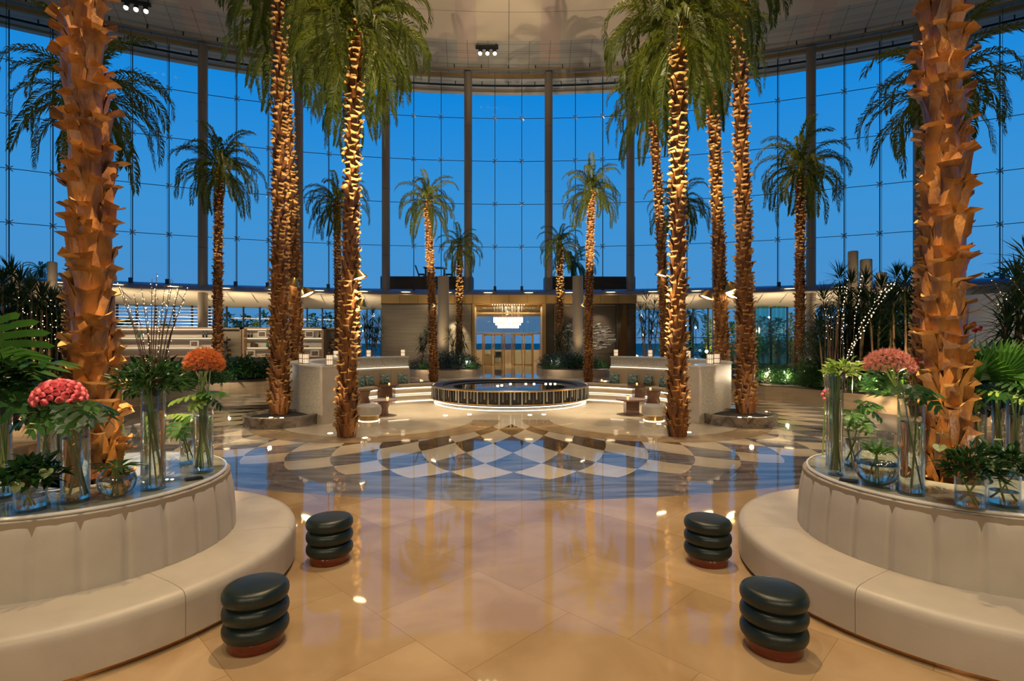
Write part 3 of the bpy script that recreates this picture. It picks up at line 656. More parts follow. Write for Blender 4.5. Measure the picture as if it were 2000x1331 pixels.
# ------------------------------------------------------------------ curved lounges either side
def lounge(s):
    L = 'left' if s < 0 else 'right'; c = (s*2.0, 19.0)
    def A(deg): return s*math.radians(deg)       # angles measured from the outward side
    base = s*PI/2
    def arcm(m, prof, d0, d1, n=40, mi=0, **k): return m.arc(prof, c[0], c[1], base+math.radians(d0)*s, base+math.radians(d1)*s, n, mi, **k)
    # d = +60 is the near end (towards the camera), -60 the far end
    t = thing('curved_screen_wall', (s*7.2,19,0), 'curved cream stone wall enclosing the %s lounge, mosaic outside' % L, 'wall')
    t.location = (0,0,0)
    arcm(MB(), [(4.96,0),(5.48,0),(5.48,1.57),(4.96,1.57),(4.96,1.16),(4.88,1.16),(4.88,1.12),(4.96,1.12)], -60, 53.7).obj('wall_body', M['mosaic'], t, ang=50)
    arcm(MB(), [(4.86,1.18),(4.955,1.18),(4.955,1.57),(4.86,1.57)], -60, 53.7).obj('inner_ledge', M['mosaic'], t, ang=50)
    arcm(MB(), [(4.84,1.57),(5.52,1.57),(5.52,1.61),(4.84,1.61)], -60.3, 55.2).obj('stone_coping', M['marblelip'], t, ang=50)
    arcm(MB(), [(4.86,0),(5.50,0),(5.50,1.57),(4.86,1.57)], 53.7, 55, 3).obj('end_panel', M['endstone'], t, ang=50)
    arcm(MB(), [(4.80,1.135),(4.86,1.135),(4.86,1.165),(4.80,1.165)], -60, 50).obj('light_strip', M['ledshelf'], t, ang=50)
    q = thing('curved_banquette', (0,0,0), 'beige upholstered banquette curving along the %s lounge wall' % L, 'sofa')
    m = MB()
    for i in range(9):
        d0 = -60+i*10.5; arcm(m, [(4.66,.40),(4.87,.40),(4.87,1.10),(4.76,1.12),(4.70,1.08)], d0+.06, d0+10.44, 8)
    m.obj('backrest', M['fabric'], q, ang=50)
    arcm(MB(), [(4.06,.32),(4.7,.32),(4.7,.45),(4.10,.45),(4.06,.42)], -74, 34).obj('seat', M['fabric'], q, ang=50)
    arcm(MB(), [(4.30,0),(4.86,0),(4.86,.32),(4.30,.32)], -72, 34).obj('plinth', M['travertine'], q, ang=50)
    arcm(MB(), [(4.24,.26),(4.29,.26),(4.29,.30),(4.24,.30)], -72, 34).obj('light_strip', M['led'], q, ang=50)
    arcm(MB(), [(4.24,.02),(4.29,.02),(4.29,.05),(4.24,.05)], -72, 34).obj('floor_light_strip', M['ledshelf'], q, ang=50)
    # cushions
    cm_ = MB()
    def cf(u, v):
        x = (u-.5)*.44; z = (v-.5)*.44; e = (1-(2*u-1)**4)*(1-(2*v-1)**4)
        return x, e, z
    cm_.grid(lambda u,v: (cf(u,v)[0]*(1-.06*sin(PI*v)), -.07*cf(u,v)[1]**.6-.004, cf(u,v)[2]*(1-.06*sin(PI*u))), 10, 10).grid(lambda u,v: (cf(u,v)[0]*(1-.06*sin(PI*v)), .07*cf(u,v)[1]**.6+.004, cf(u,v)[2]*(1-.06*sin(PI*u))), 10, 10)
    cme_ = cm_.mesh('throw_cushion', M['cushion'], weld=True)
    names = ['nearest the wall end at the back', 'second from the back end', 'third from the back end', 'nearest the near palm']
    pxs = [787, 753, 722, 704] if s < 0 else [1200, 1236, 1266, 1296]
    for i, px in enumerate(pxs):
        x, y = RC(px, c[0], c[1], 4.55); a = math.atan2(x-c[0], y-c[1])
        o = link('throw_cushion', cme_, None, (x,y,.665), (math.radians(-14),0,-a))
        tag(o, 'teal leaf patterned cushion on the %s banquette, %s' % (L, names[i]), 'cushion', 'cushions on the %s banquette' % L)
    # coffee tables
    tabs = ([('low square walnut coffee table on the left lounge, farthest', 817, 768, 'sq', 1.0, .5), ('wide walnut coffee table on the left lounge in front of the banquette', 755, 777, 'sq', .98, .6),
             ('small round dark coffee table beside the near left palm', 710, 789, 'rd', .72, .25), ('round pedestal coffee table at the front of the left lounge', 750, 814, 'rd', .80, .12)] if s < 0 else
            [('low square walnut coffee table on the right lounge, farthest', 1180, 768, 'sq', 1.0, .6), ('red brown square coffee table on the right lounge in front of the banquette', 1249, 777, 'sq', .96, .5),
             ('small round dark coffee table beside the near right palm', 1276, 789, 'rd', .76, .28), ('low coffee table with block base at the front of the right lounge', 1233, 812, 'sq', .92, .40)])
    for lb, px, py, kind, wd, bs in tabs:
        p = G(px, py-2); t = thing('coffee_table', (p.x,p.y,0), lb, 'table', 'coffee tables in the lounges')
        if kind == 'sq':
            MB().lathe([(0,.445),(wd/2,.445),(wd/2+.01,.46),(wd/2,.485),(0,.485)], 32).obj('table_top', M['wood'], t)
            b_ = MB().box(-bs/2,bs/2,-bs/2,bs/2,.0,.445)
            for i in range(8): b_.box(-bs/2+bs*i/8+.01,-bs/2+bs*(i+1)/8-.01,-bs/2-.008,bs/2+.008,.01,.43)
            b_.obj('base', M['wood'], t, smooth=False)
        else:
            MB().lathe([(0,.43),(wd/2-.05,.44),(wd/2,.465),(wd/2,.48),(0,.48)], 32).obj('table_top', M['wood'], t)
            MB().lathe([(0,0),(bs,0),(bs*.75,.2),(bs,.43),(0,.43)] if bs > .2 else [(0,0),(.15,0),(.12,.2),(.2,.42),(.34,.44),(0,.44)], 24).obj('pedestal', M['wood'], t)
        if kind == 'sq' or wd > .73:
            k_ = thing('candle_glass', (p.x-.12*s,p.y-.05,.484), 'small amber candle glass on a coffee table' + (' of the %s lounge, %s' % (L, 'farthest' if py == 768 else 'middle' if py == 777 else 'beside the palm' if py == 789 else 'front')), 'candle')
            MB().lathe([(.045,0),(.05,.13),(.045,.13),(.04,.01),(0,.01)], 12).obj('glass', M['glassv'], k_, fix=False)
            MB().lathe([(0,.008),(.038,.008),(.038,.08),(0,.08)], 12).obj('candle', M['candle'], k_)
    # pouf
    p = G(721 if s < 0 else 1277, 822)
    t = thing('round_pouf', (p.x,p.y,0), 'cream round pouf on a gold base beside the %s near palm' % L, 'pouf')
    MB().lathe([(0,.16),(.30,.16),(.34,.20),(.35,.33),(.33,.42),(.28,.455),(0,.46)], 40).obj('seat', M['leather'], t)
    MB().lathe([(0,.0),(.27,.0),(.27,.16),(0,.16)], 40).obj('gold_base', M['brass'], t)
    MB().lathe([(.275,.0),(.30,.0),(.30,.02),(.275,.02)], 40).obj('light_strip', M['led'], t)
    # lanterns on the coping
    lm_ = MB(); 
    for i in range(12):
        a = 2*PI*i/12; lm_.tube([(.10*cos(a),.10*sin(a),.02),(.10*cos(a),.10*sin(a),.29)], .006, 4)
    for z in (.01,.15,.29): lm_.lathe([(.092,z-.008),(.108,z-.008),(.108,z+.008),(.092,z+.008)], 20)
    lm_.lathe([(0,0),(.105,0),(.105,.012),(0,.012)], 20)
    lme = lm_.mesh('cage', M['copper']); sme = MB().lathe([(.085,.015),(.088,.28)], 20).lathe([(0,.02),(.03,.02),(.03,.14),(0,.15)], 10, m=1).mesh('glowing_shade', [M['shade'], M['candle']], fix=False)
    lan = [(787,1,'far end'),(720,1,'back curve behind the near palm'),(656,1,'curve left of the near palm'),(641,0,'near end'),(597,0,'outer curve left of the near end'),(590,0,'outer curve next to another lantern')] if s < 0 else \
          [(1203,1,'far end'),(1270,1,'back curve'),(1344,1,'curve right of the near palm'),(1387,0,'near end'),(1400,0,'outer curve beside another lantern')]
    for px, far, wh in lan:
        x, y = RC(px, c[0], c[1], 5.2, bool(far))
        if px == 641: x, y = c[0]+s*5.2*cos(math.radians(54)), c[1]-5.2*sin(math.radians(54))
        t = thing('lantern', (x,y,1.61), 'small glowing caged lantern on the %s lounge wall, %s' % (L, wh), 'lantern', 'lanterns on the lounge walls')
        link('cage', lme, t); link('glowing_shade', sme, t)
    # low plants trough behind the coping is part of the planter, round palm podium:
    t = thing('round_podium', (s*6.35,14.75,0), 'round veined marble podium holding tall palms, %s' % L, 'podium')
    MB().lathe([(0,0),(.98,0),(.98,.20),(1.0,.22),(1.0,.28),(.86,.28),(.84,.20),(0,.20)], 64).obj('marble_ring', M['podium'], t, ang=50)
    MB().lathe([(.84,.21),(.4,.24),(0,.24)], 40).obj('soil', M['soil'], t, fix=False)
    for i in range(2):
        MB().lathe([(0,.285),(.04,.285),(.05,.28)], 12, (-.35*s+i*.3*s,-.86+.05*i,0)).obj('recessed_light', M['spotglow'], t)
    point('podium_light', (s*6.3, 13.85, .5), 14, .05, WARM2)
    # floor lights near the palm foot
for s in (-1, 1): lounge(s)
fl = MB().lathe([(0,.012),(.055,.012),(.065,.004)], 14); flm = fl.mesh('floor_light', M['spotglow'])
for i, (px, py) in enumerate(((645,847),(713,856),(1287,829),(1345,845),(917,810),(1035,811),(1062,810),(870,812))):
    p = G(px, py); o = link('floor_light', flm, None, (p.x,p.y,0)); tag(o, 'small recessed floor light glowing, %s from the left' % ordinal(sorted([645,713,1287,1345,917,1035,1062,870]).index(px)), 'floor light', 'recessed floor lights')
for s in (-1,1):
    spot('palm_foot_light', (s*4.45, 12.0, .12), (s*4.0, 12.9, 3.5), 90, 60, .8, .04, WARM)
# ------------------------------------------------------------------ foreground round banquettes
def banquette(s):
    L = 'left' if s < 0 else 'right'; c = (s*4.10, 5.05)
    t = thing('round_banquette', (c[0],c[1],0), 'round cream leather banquette with channelled back, %s foreground' % L, 'sofa')
    nch = 27
    def back(u, v):
        a = 2*PI*u; k = abs(math.sin(nch*a/2)); puff = .018*(1-(1-min(k*7,1))**2)
        prof = [(1.262,.38),(1.262,.44),(1.256,.60),(1.240,.78),(1.222,.88),(1.205,.935),(1.185,.965),(1.16,.975),(1.13,.972)]
        t_ = v*(len(prof)-1); i = min(int(t_), len(prof)-2); f = t_-i
        r = prof[i][0]*(1-f)+prof[i+1][0]*f - .02 + puff; z = prof[i][1]*(1-f)+prof[i+1][1]*f
        return (r*cos(a), r*sin(a), z)
    MB().grid(back, nch*12, 21, cu=True).obj('channelled_backrest', M['leather'], t, ang=80)
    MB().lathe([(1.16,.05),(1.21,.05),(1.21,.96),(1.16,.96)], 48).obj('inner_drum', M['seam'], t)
    ns = 8; off = math.radians(12 if s > 0 else 168)
    for i in range(ns):
        a0 = 2*PI*i/ns+off+.0012; a1 = 2*PI*(i+1)/ns+off-.0012
        prof = [(1.22,.045),(1.22,.395),(1.60,.405),(1.76,.40),(1.815,.385),(1.835,.35),(1.84,.30),(1.835,.045)]
        MB().arc(prof, 0, 0, a0, a1, 22).obj('seat_cushion', M['leather'], t, ang=60)
    MB().lathe([(0,0.002),(1.80,0.002),(1.80,.05),(0,.05)], 96).obj('kickplate', M['copper'], t, ang=40)
    MB().lathe([(.34,.975),(1.155,.975),(1.165,.98),(1.168,.987),(1.165,1.0),(.34,1.0)], 128).obj('marble_top', M['marbletop'], t, ang=40)
    MB().lathe([(1.160,.974),(1.176,.976),(1.182,.988),(1.176,1.002),(1.160,1.003)], 128).obj('marble_edge', M['marblelip'], t)
    return c
BAN = {s: banquette(s) for s in (-1, 1)}
# recessed light and table card on the marble
MB
for s, px, py in ((-1, 330, 938),):
    p = G(px, py, 1.0); t = thing('recessed_table_light', (p.x,p.y,1.0), 'round recessed light in the left marble top', 'light')
    MB().lathe([(0,.004),(.085,.004),(.09,.001)], 24).obj('plate', M['steel'], t); 
    for dx in (-.02,.03): MB().lathe([(0,.007),(.012,.007),(.013,.003)], 10, (dx,0,0)).obj('glow', M['spotglow'], t)
for s, px, py in ((-1, 379, 937), (1, 1657, 941)):
    p = G(px, py, 1.0); o = MB().box(-.045,.045,-.07,.07,0,.012).box(-.035,.035,-.06,.06,.012,.014).obj('table_phone', M['black'], None, (p.x,p.y,1.0045), smooth=False)
    o.rotation_euler = (0,0,-.9 if s < 0 else .9); tag(o, 'flat black device lying near the edge of the %s marble top' % ('left' if s < 0 else 'right'), 'device')
# ------------------------------------------------------------------ stools
def stool(px, py, lb, tilt):
    p = G(px, py); t = thing('stacked_stool', (p.x,p.y,0), lb, 'stool', 'green leather stools', rz=tilt)
    for i in range(3):
        z = .075+i*.128; R0 = .232
        prof = [(0,z)]+[(R0-.055+.06*sin(PI*j/10)**.8, z+.130*(1-cos(PI*j/10))/2) for j in range(11)]+[(0,z+.130 if i < 2 else z+.138)]
        o = MB().lathe(prof, 48).obj('leather_roll', M['greenleather'], t, ang=80); o.scale = (1,.93,1)
    o = MB().lathe([(0,.0),(.196,.0),(.20,.006),(.20,.085),(0,.085)], 48).obj('wooden_base', M['redwood'], t, ang=50); o.scale = (1,.93,1)
stool(500, 1257, 'dark green three-roll leather stool beside the left banquette, nearest the camera', .5)
stool(644, 1095, 'dark green three-roll leather stool standing free on the left, farther back', .4)
stool(1511, 1266, 'dark green three-roll leather stool beside the right banquette, nearest the camera', -.5)
stool(1382, 1098, 'dark green three-roll leather stool standing free on the right, farther back', -.4)
# ------------------------------------------------------------------ palms
def frond_mesh(name, el, L=2.2, seed=0, nl=56, curl=1.0, lw=.042):
    rnd = random.Random(seed); m = MB(); n = 22; pts = []; p = Vector((.06,0,0)); e = math.radians(el)
    y = 0; yv = rnd.uniform(-.012,.012)
    for i in range(n+1):
        pts.append(p.copy()); t = i/n
        p = p + Vector((cos(e), y, sin(e)))*(L/n); y += yv
        e -= math.radians((2.2+9.5*t)*curl) if e > math.radians(-82) else 0
    m.tube(pts, [.022*(1-.85*i/n) for i in range(n+1)], 4, 1)
    for s in (-1, 1):
        for j in range(nl):
            t = .10+.90*(j+rnd.random()*.6)/nl; q = min(t*n, n-.001); i = int(q); b = pts[i].lerp(pts[i+1], q-i)
            f = (pts[i+1]-pts[i]).normalized(); side = Vector((0,s,0)); up = f.cross(Vector((0,1,0))).normalized()
            if up.z < 0 and el > -20: up = -up
            ll = L*(.155*(sin(PI*min(t*.86+.10,1))**.6)+.03)*rnd.uniform(.85,1.1)
            d1 = (f*.62+side*.62+up*rnd.uniform(.0,.45)).normalized(); d2 = (f*.70+side*.28+Vector((0,0,-.75))*rnd.uniform(.5,1.2)).normalized()
            p1 = b+d1*ll*.5; p2 = p1+d2*ll*.55; wv = d1.cross(up).normalized()*lw*.5
            m.add([b, p1-wv, p1+wv, p2], [(0,1,2),(1,3,2)], 0)
    return m.mesh(name, [M['frond'], M['rachis']], fix=False, smooth=False)
ELS = [82, 62, 44, 26, 8, -14, -38]
FR = {}
for q in range(len(ELS)):
    for v in range(2): FR[(q, v)] = frond_mesh('frond', ELS[q], 2.25, 40+q*3+v, curl=[.75,.95,1.05,1.05,1.0,.8,.55][q])
def trunk_mesh(path, r0, r1, bw, bh, flare, seed, core=10, big=0, fib=0):
    rnd = random.Random(seed); m = MB(); pts = [Vector(p) for p in path]; n = len(pts)
    def at(t):
        q = min(max(t,0)*(n-1), n-1.001); i = int(q); return pts[i].lerp(pts[i+1], q-i)
    def rad(t): return r1+(r0-r1)*(1-t)**2.6
    H = pts[-1].z-pts[0].z
    m.tube([at(i/14) for i in range(15)], [rad(i/14)*.97 for i in range(15)], core, 1)
    pitch = bh*(.46 if big else .40); nr = int(H/pitch)
    for k in range(nr):
        t = k/nr; r = rad(t); nb = max(5, round(2*PI*r/bw)); lean = 1 if k % 2 else -1
        for j in range(nb):
            a = 2*PI*(j+.5*(k%2)+rnd.uniform(-.16,.16))/nb + k*.10
            c = at(t); z0 = c.z+rnd.uniform(-.12,.12)*bh; wd = max(bw, 2*PI*r/nb)*rnd.uniform(.82,1.05)/2; hh = bh*rnd.uniform(.8,1.15); fl = flare*rnd.uniform(.6,2.2)
            sk = lean*rnd.uniform(.15,.75); hl, hr = rnd.uniform(-.04,.20), rnd.uniform(-.04,.20); tw = rnd.uniform(.30,.62) if big else rnd.uniform(.35,.7); rg = rnd.uniform(.22,.40) if big else .20; cl = rnd.uniform(.10,.45) if big else .30; curl = rnd.uniform(-.05,.10)
            rv = Vector((cos(a),sin(a),0)); tv = Vector((-sin(a),cos(a),0))
            def P(u, v, back=0):
                wv = wd*(1.0-(1-tw)*min(v/.9,1)**1.35)*(1 if v < .9 else 1+.5*(v-.9))
                ang = (u*wv + sk*wd*v)/r; o = r*.97+.055*bw*v+fl*max(0,v-.2)**2.0*2.2+rg*bw*((1-abs(u)) if big else (1-u*u))*(1-.4*v)*min(1,v*3+.3)+(.16 if big else .10)*bw*v + fl*.5*v**4*u*(1 if hl > hr else -1) - back*(.12*bw) + (cl*bw*(v-.91)/.09 if v > .91 and not back else 0)
                zz = z0+hh*(v-.16*(abs(u)**2)*(1-v)+((hl if u < 0 else hr)*abs(u)**1.5 if v > .92 else 0)) - curl*hh*max(0,v-.8)*5
                return Vector((c.x,c.y,0))+(rv*cos(ang)+tv*sin(ang))*o+Vector((0,0,zz-back*.06*bh))
            V = [0,.22,.45,.70,.91,1.0]; U = [-1,-.5,0,.5,1]
            vs_ = [P(u,v) for v in V for u in U]; fs = []
            for jj in range(5):
                for ii in range(4): fs.append((jj*5+ii, jj*5+ii+1, jj*5+ii+6, jj*5+ii+5))
            m.add(vs_, fs[:16], 0); m.add(vs_[20:], [(i,i+1,i+6,i+5) for i in range(4)], 0 if big else 2)
            e = [P(u,1.0) for u in U]+[P(u,.95,1) for u in U]; m.add(e, [(i,i+1,i+6,i+5) for i in range(4)], 2)
            e = [P(u,.95,1) for u in U]+[P(u,.35,1) for u in U]; m.add(e, [(i,i+1,i+6,i+5) for i in range(4)], 0)
        if fib:
            for _ in range(fib):
                a = rnd.uniform(0,2*PI); c = at(t); q = Vector((c.x+r*1.0*cos(a), c.y+r*1.0*sin(a), c.z+rnd.uniform(0,pitch)))
                d = Vector((cos(a)*rnd.uniform(.2,1), sin(a)*rnd.uniform(.2,1), rnd.uniform(-.6,1))).normalized(); l = rnd.uniform(.03,.11)
                sd = Vector((-sin(a),cos(a),0))*.0016; m.add([q-sd, q+sd, q+d*l+sd*rnd.uniform(-6,6)], [(0,1,2)], 2)
    return m.mesh('trunk', [M['boot'] if big else M['bark'], M['barkcore'], M['barktip']], fix=False, ang=25 if big else 35)
def palm(bx, Y, bz, tx, ty, r0, r1, bw, bh, flare, nf, fs, label, seed, crown=True, lean=.5, dead=0, group='tall palms of the atrium'):
    rnd = random.Random(seed)
    b = D(bx, 665, Y); b.z = bz; T = D(tx, ty, Y)
    t = thing('palm_tree', b, label, 'palm tree', group)
    path = []
    for i in range(11):
        u = i/10; x = (T.x-b.x)*(u**(1+lean)); path.append((x, (rnd.uniform(-.02,.02)), (T.z-bz)*u))
    link('trunk', trunk_mesh(path, r0, r1, bw, bh, flare, seed), t)
    if crown:
        top = path[-1]
        # young leaf spear and leaf bases
        MB().lathe([(r1*1.05,-.25),(r1*1.25,.0),(r1*.9,.25),(.05,.75),(0,.9)], 10, top).obj('crown_shaft', M['rachis'], t)
        for i in range(nf):
            u = i/nf; q = 0 if u < .07 else 1 if u < .20 else 2 if u < .36 else 3 if u < .54 else 4 if u < .72 else 5 if u < .88 else 6
            a = i*2.39996+rnd.uniform(-.25,.25)
            link('frond', FR[(q, i % 2)], t, (top[0],top[1],top[2]+.25-.35*u), (0, rnd.uniform(-.12,.12), a), fs*rnd.uniform(.86,1.12))
    return t
PAL = [
 # bx, Y, bz, topx, topy, r0, r1, bw, bh, flare, nf, scale, label
 (678,12.7,0,697,62,.205,.105,.16,.32,.022,62,1.0,'tall palm rising from the polished floor left of the fountain axis'),
 (1323,12.7,0,1325,66,.205,.105,.16,.32,.022,62,1.0,'tall palm rising from the polished floor right of the fountain axis'),
 (546,14.9,.26,547,-58,.235,.12,.16,.32,.022,44,1.0,'very tall palm in the left marble podium, trunk running out of the picture top'),
 (1457,14.9,.26,1437,-58,.235,.12,.16,.32,.022,44,1.0,'very tall palm in the right marble podium, trunk running out of the picture top'),
 (579,19,.0,552,85,.22,.13,.16,.34,.022,40,1.12,'tall palm directly behind the left podium palm, crown just right of it'),
 (1412,19,.0,1384,100,.22,.13,.16,.34,.022,40,1.12,'tall palm directly behind the right podium palm'),
 (694,23,.3,688,195,.19,.125,.16,.34,.022,36,1.1,'palm standing behind the left floor palm, crown hanging below the big crown'),
 (1301,23,.3,1272,195,.19,.125,.16,.34,.022,36,1.2,'palm behind the right floor palm, crown hanging left of its trunk'),
 (425,23,.5,428,335,.17,.12,.15,.28,.02,38,.98,'palm in the left planter in front of the blue glass'),
 (1562,21.5,.5,1564,335,.17,.12,.15,.28,.02,38,.98,'palm in the right planter in front of the blue glass'),
 (661,27,.4,658,400,.16,.115,.16,.28,.02,34,.92,'slim palm half hidden behind the left floor palm, small low crown'),
 (1330,27,.4,1326,405,.16,.115,.16,.28,.02,34,.92,'slim palm almost hidden behind the right floor palm, small low crown'),
 (847,28.7,0,835,398,.20,.14,.16,.28,.02,32,.95,'palm just left of the fountain in front of the blue glass'),
 (1149,28.7,0,1155,378,.20,.14,.16,.28,.02,36,.95,'palm just right of the fountain in front of the blue glass'),
 (897,39,.45,898,485,.18,.14,.2,.34,.03,30,.93,'far small palm in the planter left of the entrance'),
 (1093,39,.45,1094,480,.18,.14,.2,.34,.03,30,.93,'far small palm in the planter right of the entrance'),
 (142,12.6,.5,178,192,.18,.13,.16,.3,.02,34,.92,'dark silhouetted palm behind the left foreground trunk'),
 (1797,12.6,.5,1828,188,.18,.13,.16,.3,.02,34,.92,'dark silhouetted palm behind the right foreground trunk'),
]
for i, a in enumerate(PAL): palm(*a, 100+i)
# foreground palms: only their trunks are in view
for s, bx, tx, lb in ((-1, 196, 163, 'massive foreground palm trunk growing through the left round banquette'), (1, 1852, 1842, 'massive foreground palm trunk growing through the right round banquette')):
    b = D(bx, 665, 5.05); T = D(tx, 0, 5.05)
    t = thing('palm_tree', (b.x,5.05,.2), lb, 'palm tree', 'foreground palm trunks')
    k = (7.3-.2)/(T.z-.2); path = [((T.x-b.x)*k*i/10+.02*sin(i*1.7), 0, 7.1*i/10) for i in range(11)]
    link('trunk', trunk_mesh(path, .122, .098, .205, .36, .016, 900+s, core=14, big=1, fib=60), t)

# ------------------------------------------------------------------ planters
def planter(name, pts, h, lb):
    t = thing('planter', (0,0,0), lb, 'planter')
    n = len(pts); m = MB(); m.prism(pts, 0, h)
    m.obj('stone_wall', M['travertine'], t, smooth=False)
    cx_ = sum(p[0] for p in pts)/n; cy2 = sum(p[1] for p in pts)/n
    q = [(p[0]+(cx_-p[0])*.02, p[1]+(cy2-p[1])*.02) for p in pts]
    MB().prism(q, h-.03, h+.03).obj('soil', M['soil'], t, smooth=False)
def sm(pts, n=6):                                    # Catmull-Rom through the front points
    P_ = [Vector((p[0],p[1],0)) for p in pts]; out = []
    for i in range(len(P_)-1):
        a, b, c, d = P_[max(i-1,0)], P_[i], P_[i+1], P_[min(i+2,len(P_)-1)]
        for k in range(n):
            t = k/n; out.append(.5*((2*b)+(c-a)*t+(2*a-5*b+4*c-d)*t*t+(3*b-a-3*c+d)*t**3))
    out.append(P_[-1]); return [(p.x,p.y) for p in out]
Lf = [G(60,830), G(200,808), G(320,786), G(430,772), G(530,767)]
planter('planter', sm([(-13,7.5),(-13.6,11)] + [(p.x,p.y) for p in Lf] + [(-10.2,26),(-12,31),(-17,33)]) + [(-28,28),(-24,10),(-17,7)], .55, 'long curved stone planter along the left side, full of plants')
Rf = [G(1900,828), G(1760,812), G(1620,796), G(1540,786), G(1470,779)]
planter('planter', sm([(12.2,7.5),(12.6,11)] + [(p.x,p.y) for p in Rf] + [(10.2,26),(12,31),(17,32)]) + [(22,28),(23,10),(16,7)], .55, 'long curved stone planter along the right side, full of plants')
for s, a, b in ((-1, 806, 929), (1, 1062, 1190)):
    e = [G(a,736), G(b,737)] if s < 0 else [G(b,737), G(a,736)]
    near = e[0]; inn = e[1]
    planter('planter', sm([(near.x-.0*s, 41),(near.x+s*.6,36),(near.x,near.y),((near.x+inn.x)/2,32.7),(inn.x,inn.y+.3),(inn.x+s*.1,36),(inn.x,42)]), .45, 'curved planter of dark shrubs %s of the entrance' % ('left' if s < 0 else 'right'))

# ------------------------------------------------------------------ leaves and bushes
def blade(m, p, d, up, L, wd, mi=0, fold=.25, droop=.3):
    d = d.normalized(); sd = d.cross(up).normalized(); n = sd.cross(d)
    a = p; c1 = p+d*L*.45; c2 = p+d*L-Vector((0,0,1))*L*droop*.5
    f = n*wd*fold
    m.add([a, c1-sd*wd*.5+f, c1-Vector((0,0,0)), c1+sd*wd*.5+f, c2], [(0,2,1),(0,3,2),(1,2,4),(2,3,4)], mi)
def bush_mesh(R_, H, n, L, wd, m_, seed, shape=.5):
    rnd = random.Random(seed); m = MB()
    for i in range(n):
        a = rnd.uniform(0,2*PI); u = rnd.random(); el = math.acos(1-u)
        k = rnd.uniform(.45,1)
        p = Vector((R_*sin(el)*cos(a)*k, R_*sin(el)*sin(a)*k, H*(.12+.88*cos(el)*k)))
        d = Vector((cos(a)*rnd.uniform(.3,1), sin(a)*rnd.uniform(.3,1), rnd.uniform(-.2,.9)))+Vector((rnd.uniform(-.5,.5),rnd.uniform(-.5,.5),0))
        blade(m, p, d, Vector((rnd.uniform(-.3,.3),rnd.uniform(-.3,.3),1)), L*rnd.uniform(.6,1.2), wd*rnd.uniform(.7,1.2))
    for i in range(7):
        a = 2*PI*i/7; m.tube([(0,0,0),(R_*.4*cos(a),R_*.4*sin(a),H*.6)], .012, 4, 1)
    return m.mesh('shrub', [m_, M['twig']], fix=False, smooth=False)
BM = {'dark': bush_mesh(.75,.85,620,.20,.06,M['leafdark'],1), 'mid': bush_mesh(.7,.6,560,.17,.07,M['leafmid'],2), 'blue': bush_mesh(.9,.9,620,.24,.05,M['leafblue'],3),
      'lime': bush_mesh(.6,.5,420,.15,.06,M['leaflime'],4), 'broad': bush_mesh(.8,1.0,300,.36,.16,M['leafdark'],5)}
SHR = []
def shrub(kind, px, Y, z, sc, lb):
    p = D(px, 665, Y); o = link('shrub', BM[kind], None, (p.x,p.y,z), (0,0,px*.7), sc); tag(o, lb, 'shrub', 'shrubs in the planters')
KC = {'dark':'dark green','mid':'mid green','blue':'blue green','lime':'bright lime','broad':'broad leaved'}
def row(spec, z, where):
    for i, (k, px, Y, sc) in enumerate(spec): shrub(k, px, Y, z, sc, '%s shrub in the %s, %s from the left there' % (KC[k], where, ordinal(i)))
row([('dark',452,23.4,1.25),('broad',466,24.2,1.0),('dark',484,23.6,1.3),('mid',500,25,1.1),('dark',514,24.4,1.25),('dark',540,25.5,1.2)], .55, 'left planter behind the marble floor')
row([('broad',20,10.5,1.2),('mid',60,11.5,1.3),('dark',100,12.5,1.2),('mid',240,15.5,1.1),('dark',270,16.5,1.3),('broad',310,17,1.2),('mid',345,19,1.2),('dark',380,20,1.2),('mid',415,21,1.0)], .55, 'left planter behind the banquette flowers')
row([('blue',818,34.6,.8),('mid',826,33.9,.55),('blue',862,34.2,1.3),('blue',880,34.6,1.35),('blue',897,34,1.3),('dark',912,34.6,1.2),('mid',922,34,.7)], .43, 'planter left of the entrance')
row([('mid',1070,34.0,.7),('blue',1078,34.6,1.15),('blue',1092,34.2,1.3),('blue',1110,34.6,1.35),('dark',1128,34.2,1.2),('blue',1142,35,1.1),('dark',1168,34.4,.9)], .43, 'planter right of the entrance')
row([('mid',1486,21.8,1.2),('mid',1508,22.5,1.3),('dark',1500,20.9,.9),('mid',1530,21.2,1.2),('dark',1548,20.4,.9),('mid',1590,20.2,1.1),('broad',1606,19.8,1.1),('dark',1580,19.2,.8),('mid',1622,19,1.2),('dark',1640,18.2,1.0),('broad',1690,17.0,1.2),('mid',1735,16.5,1.2),('broad',1770,15,1.2),('dark',1930,12,1.2),('broad',1975,10.5,1.4)], .55, 'right planter')
row([('dark',662,26,1.0),('mid',640,25.6,.9),('dark',686,26.4,1.0)], .9, 'trough behind the left lounge wall')
row([('mid',1366,25.2,1.0),('dark',1385,25.6,1.1),('mid',1410,25,1.2)], .9, 'trough behind the right lounge wall')
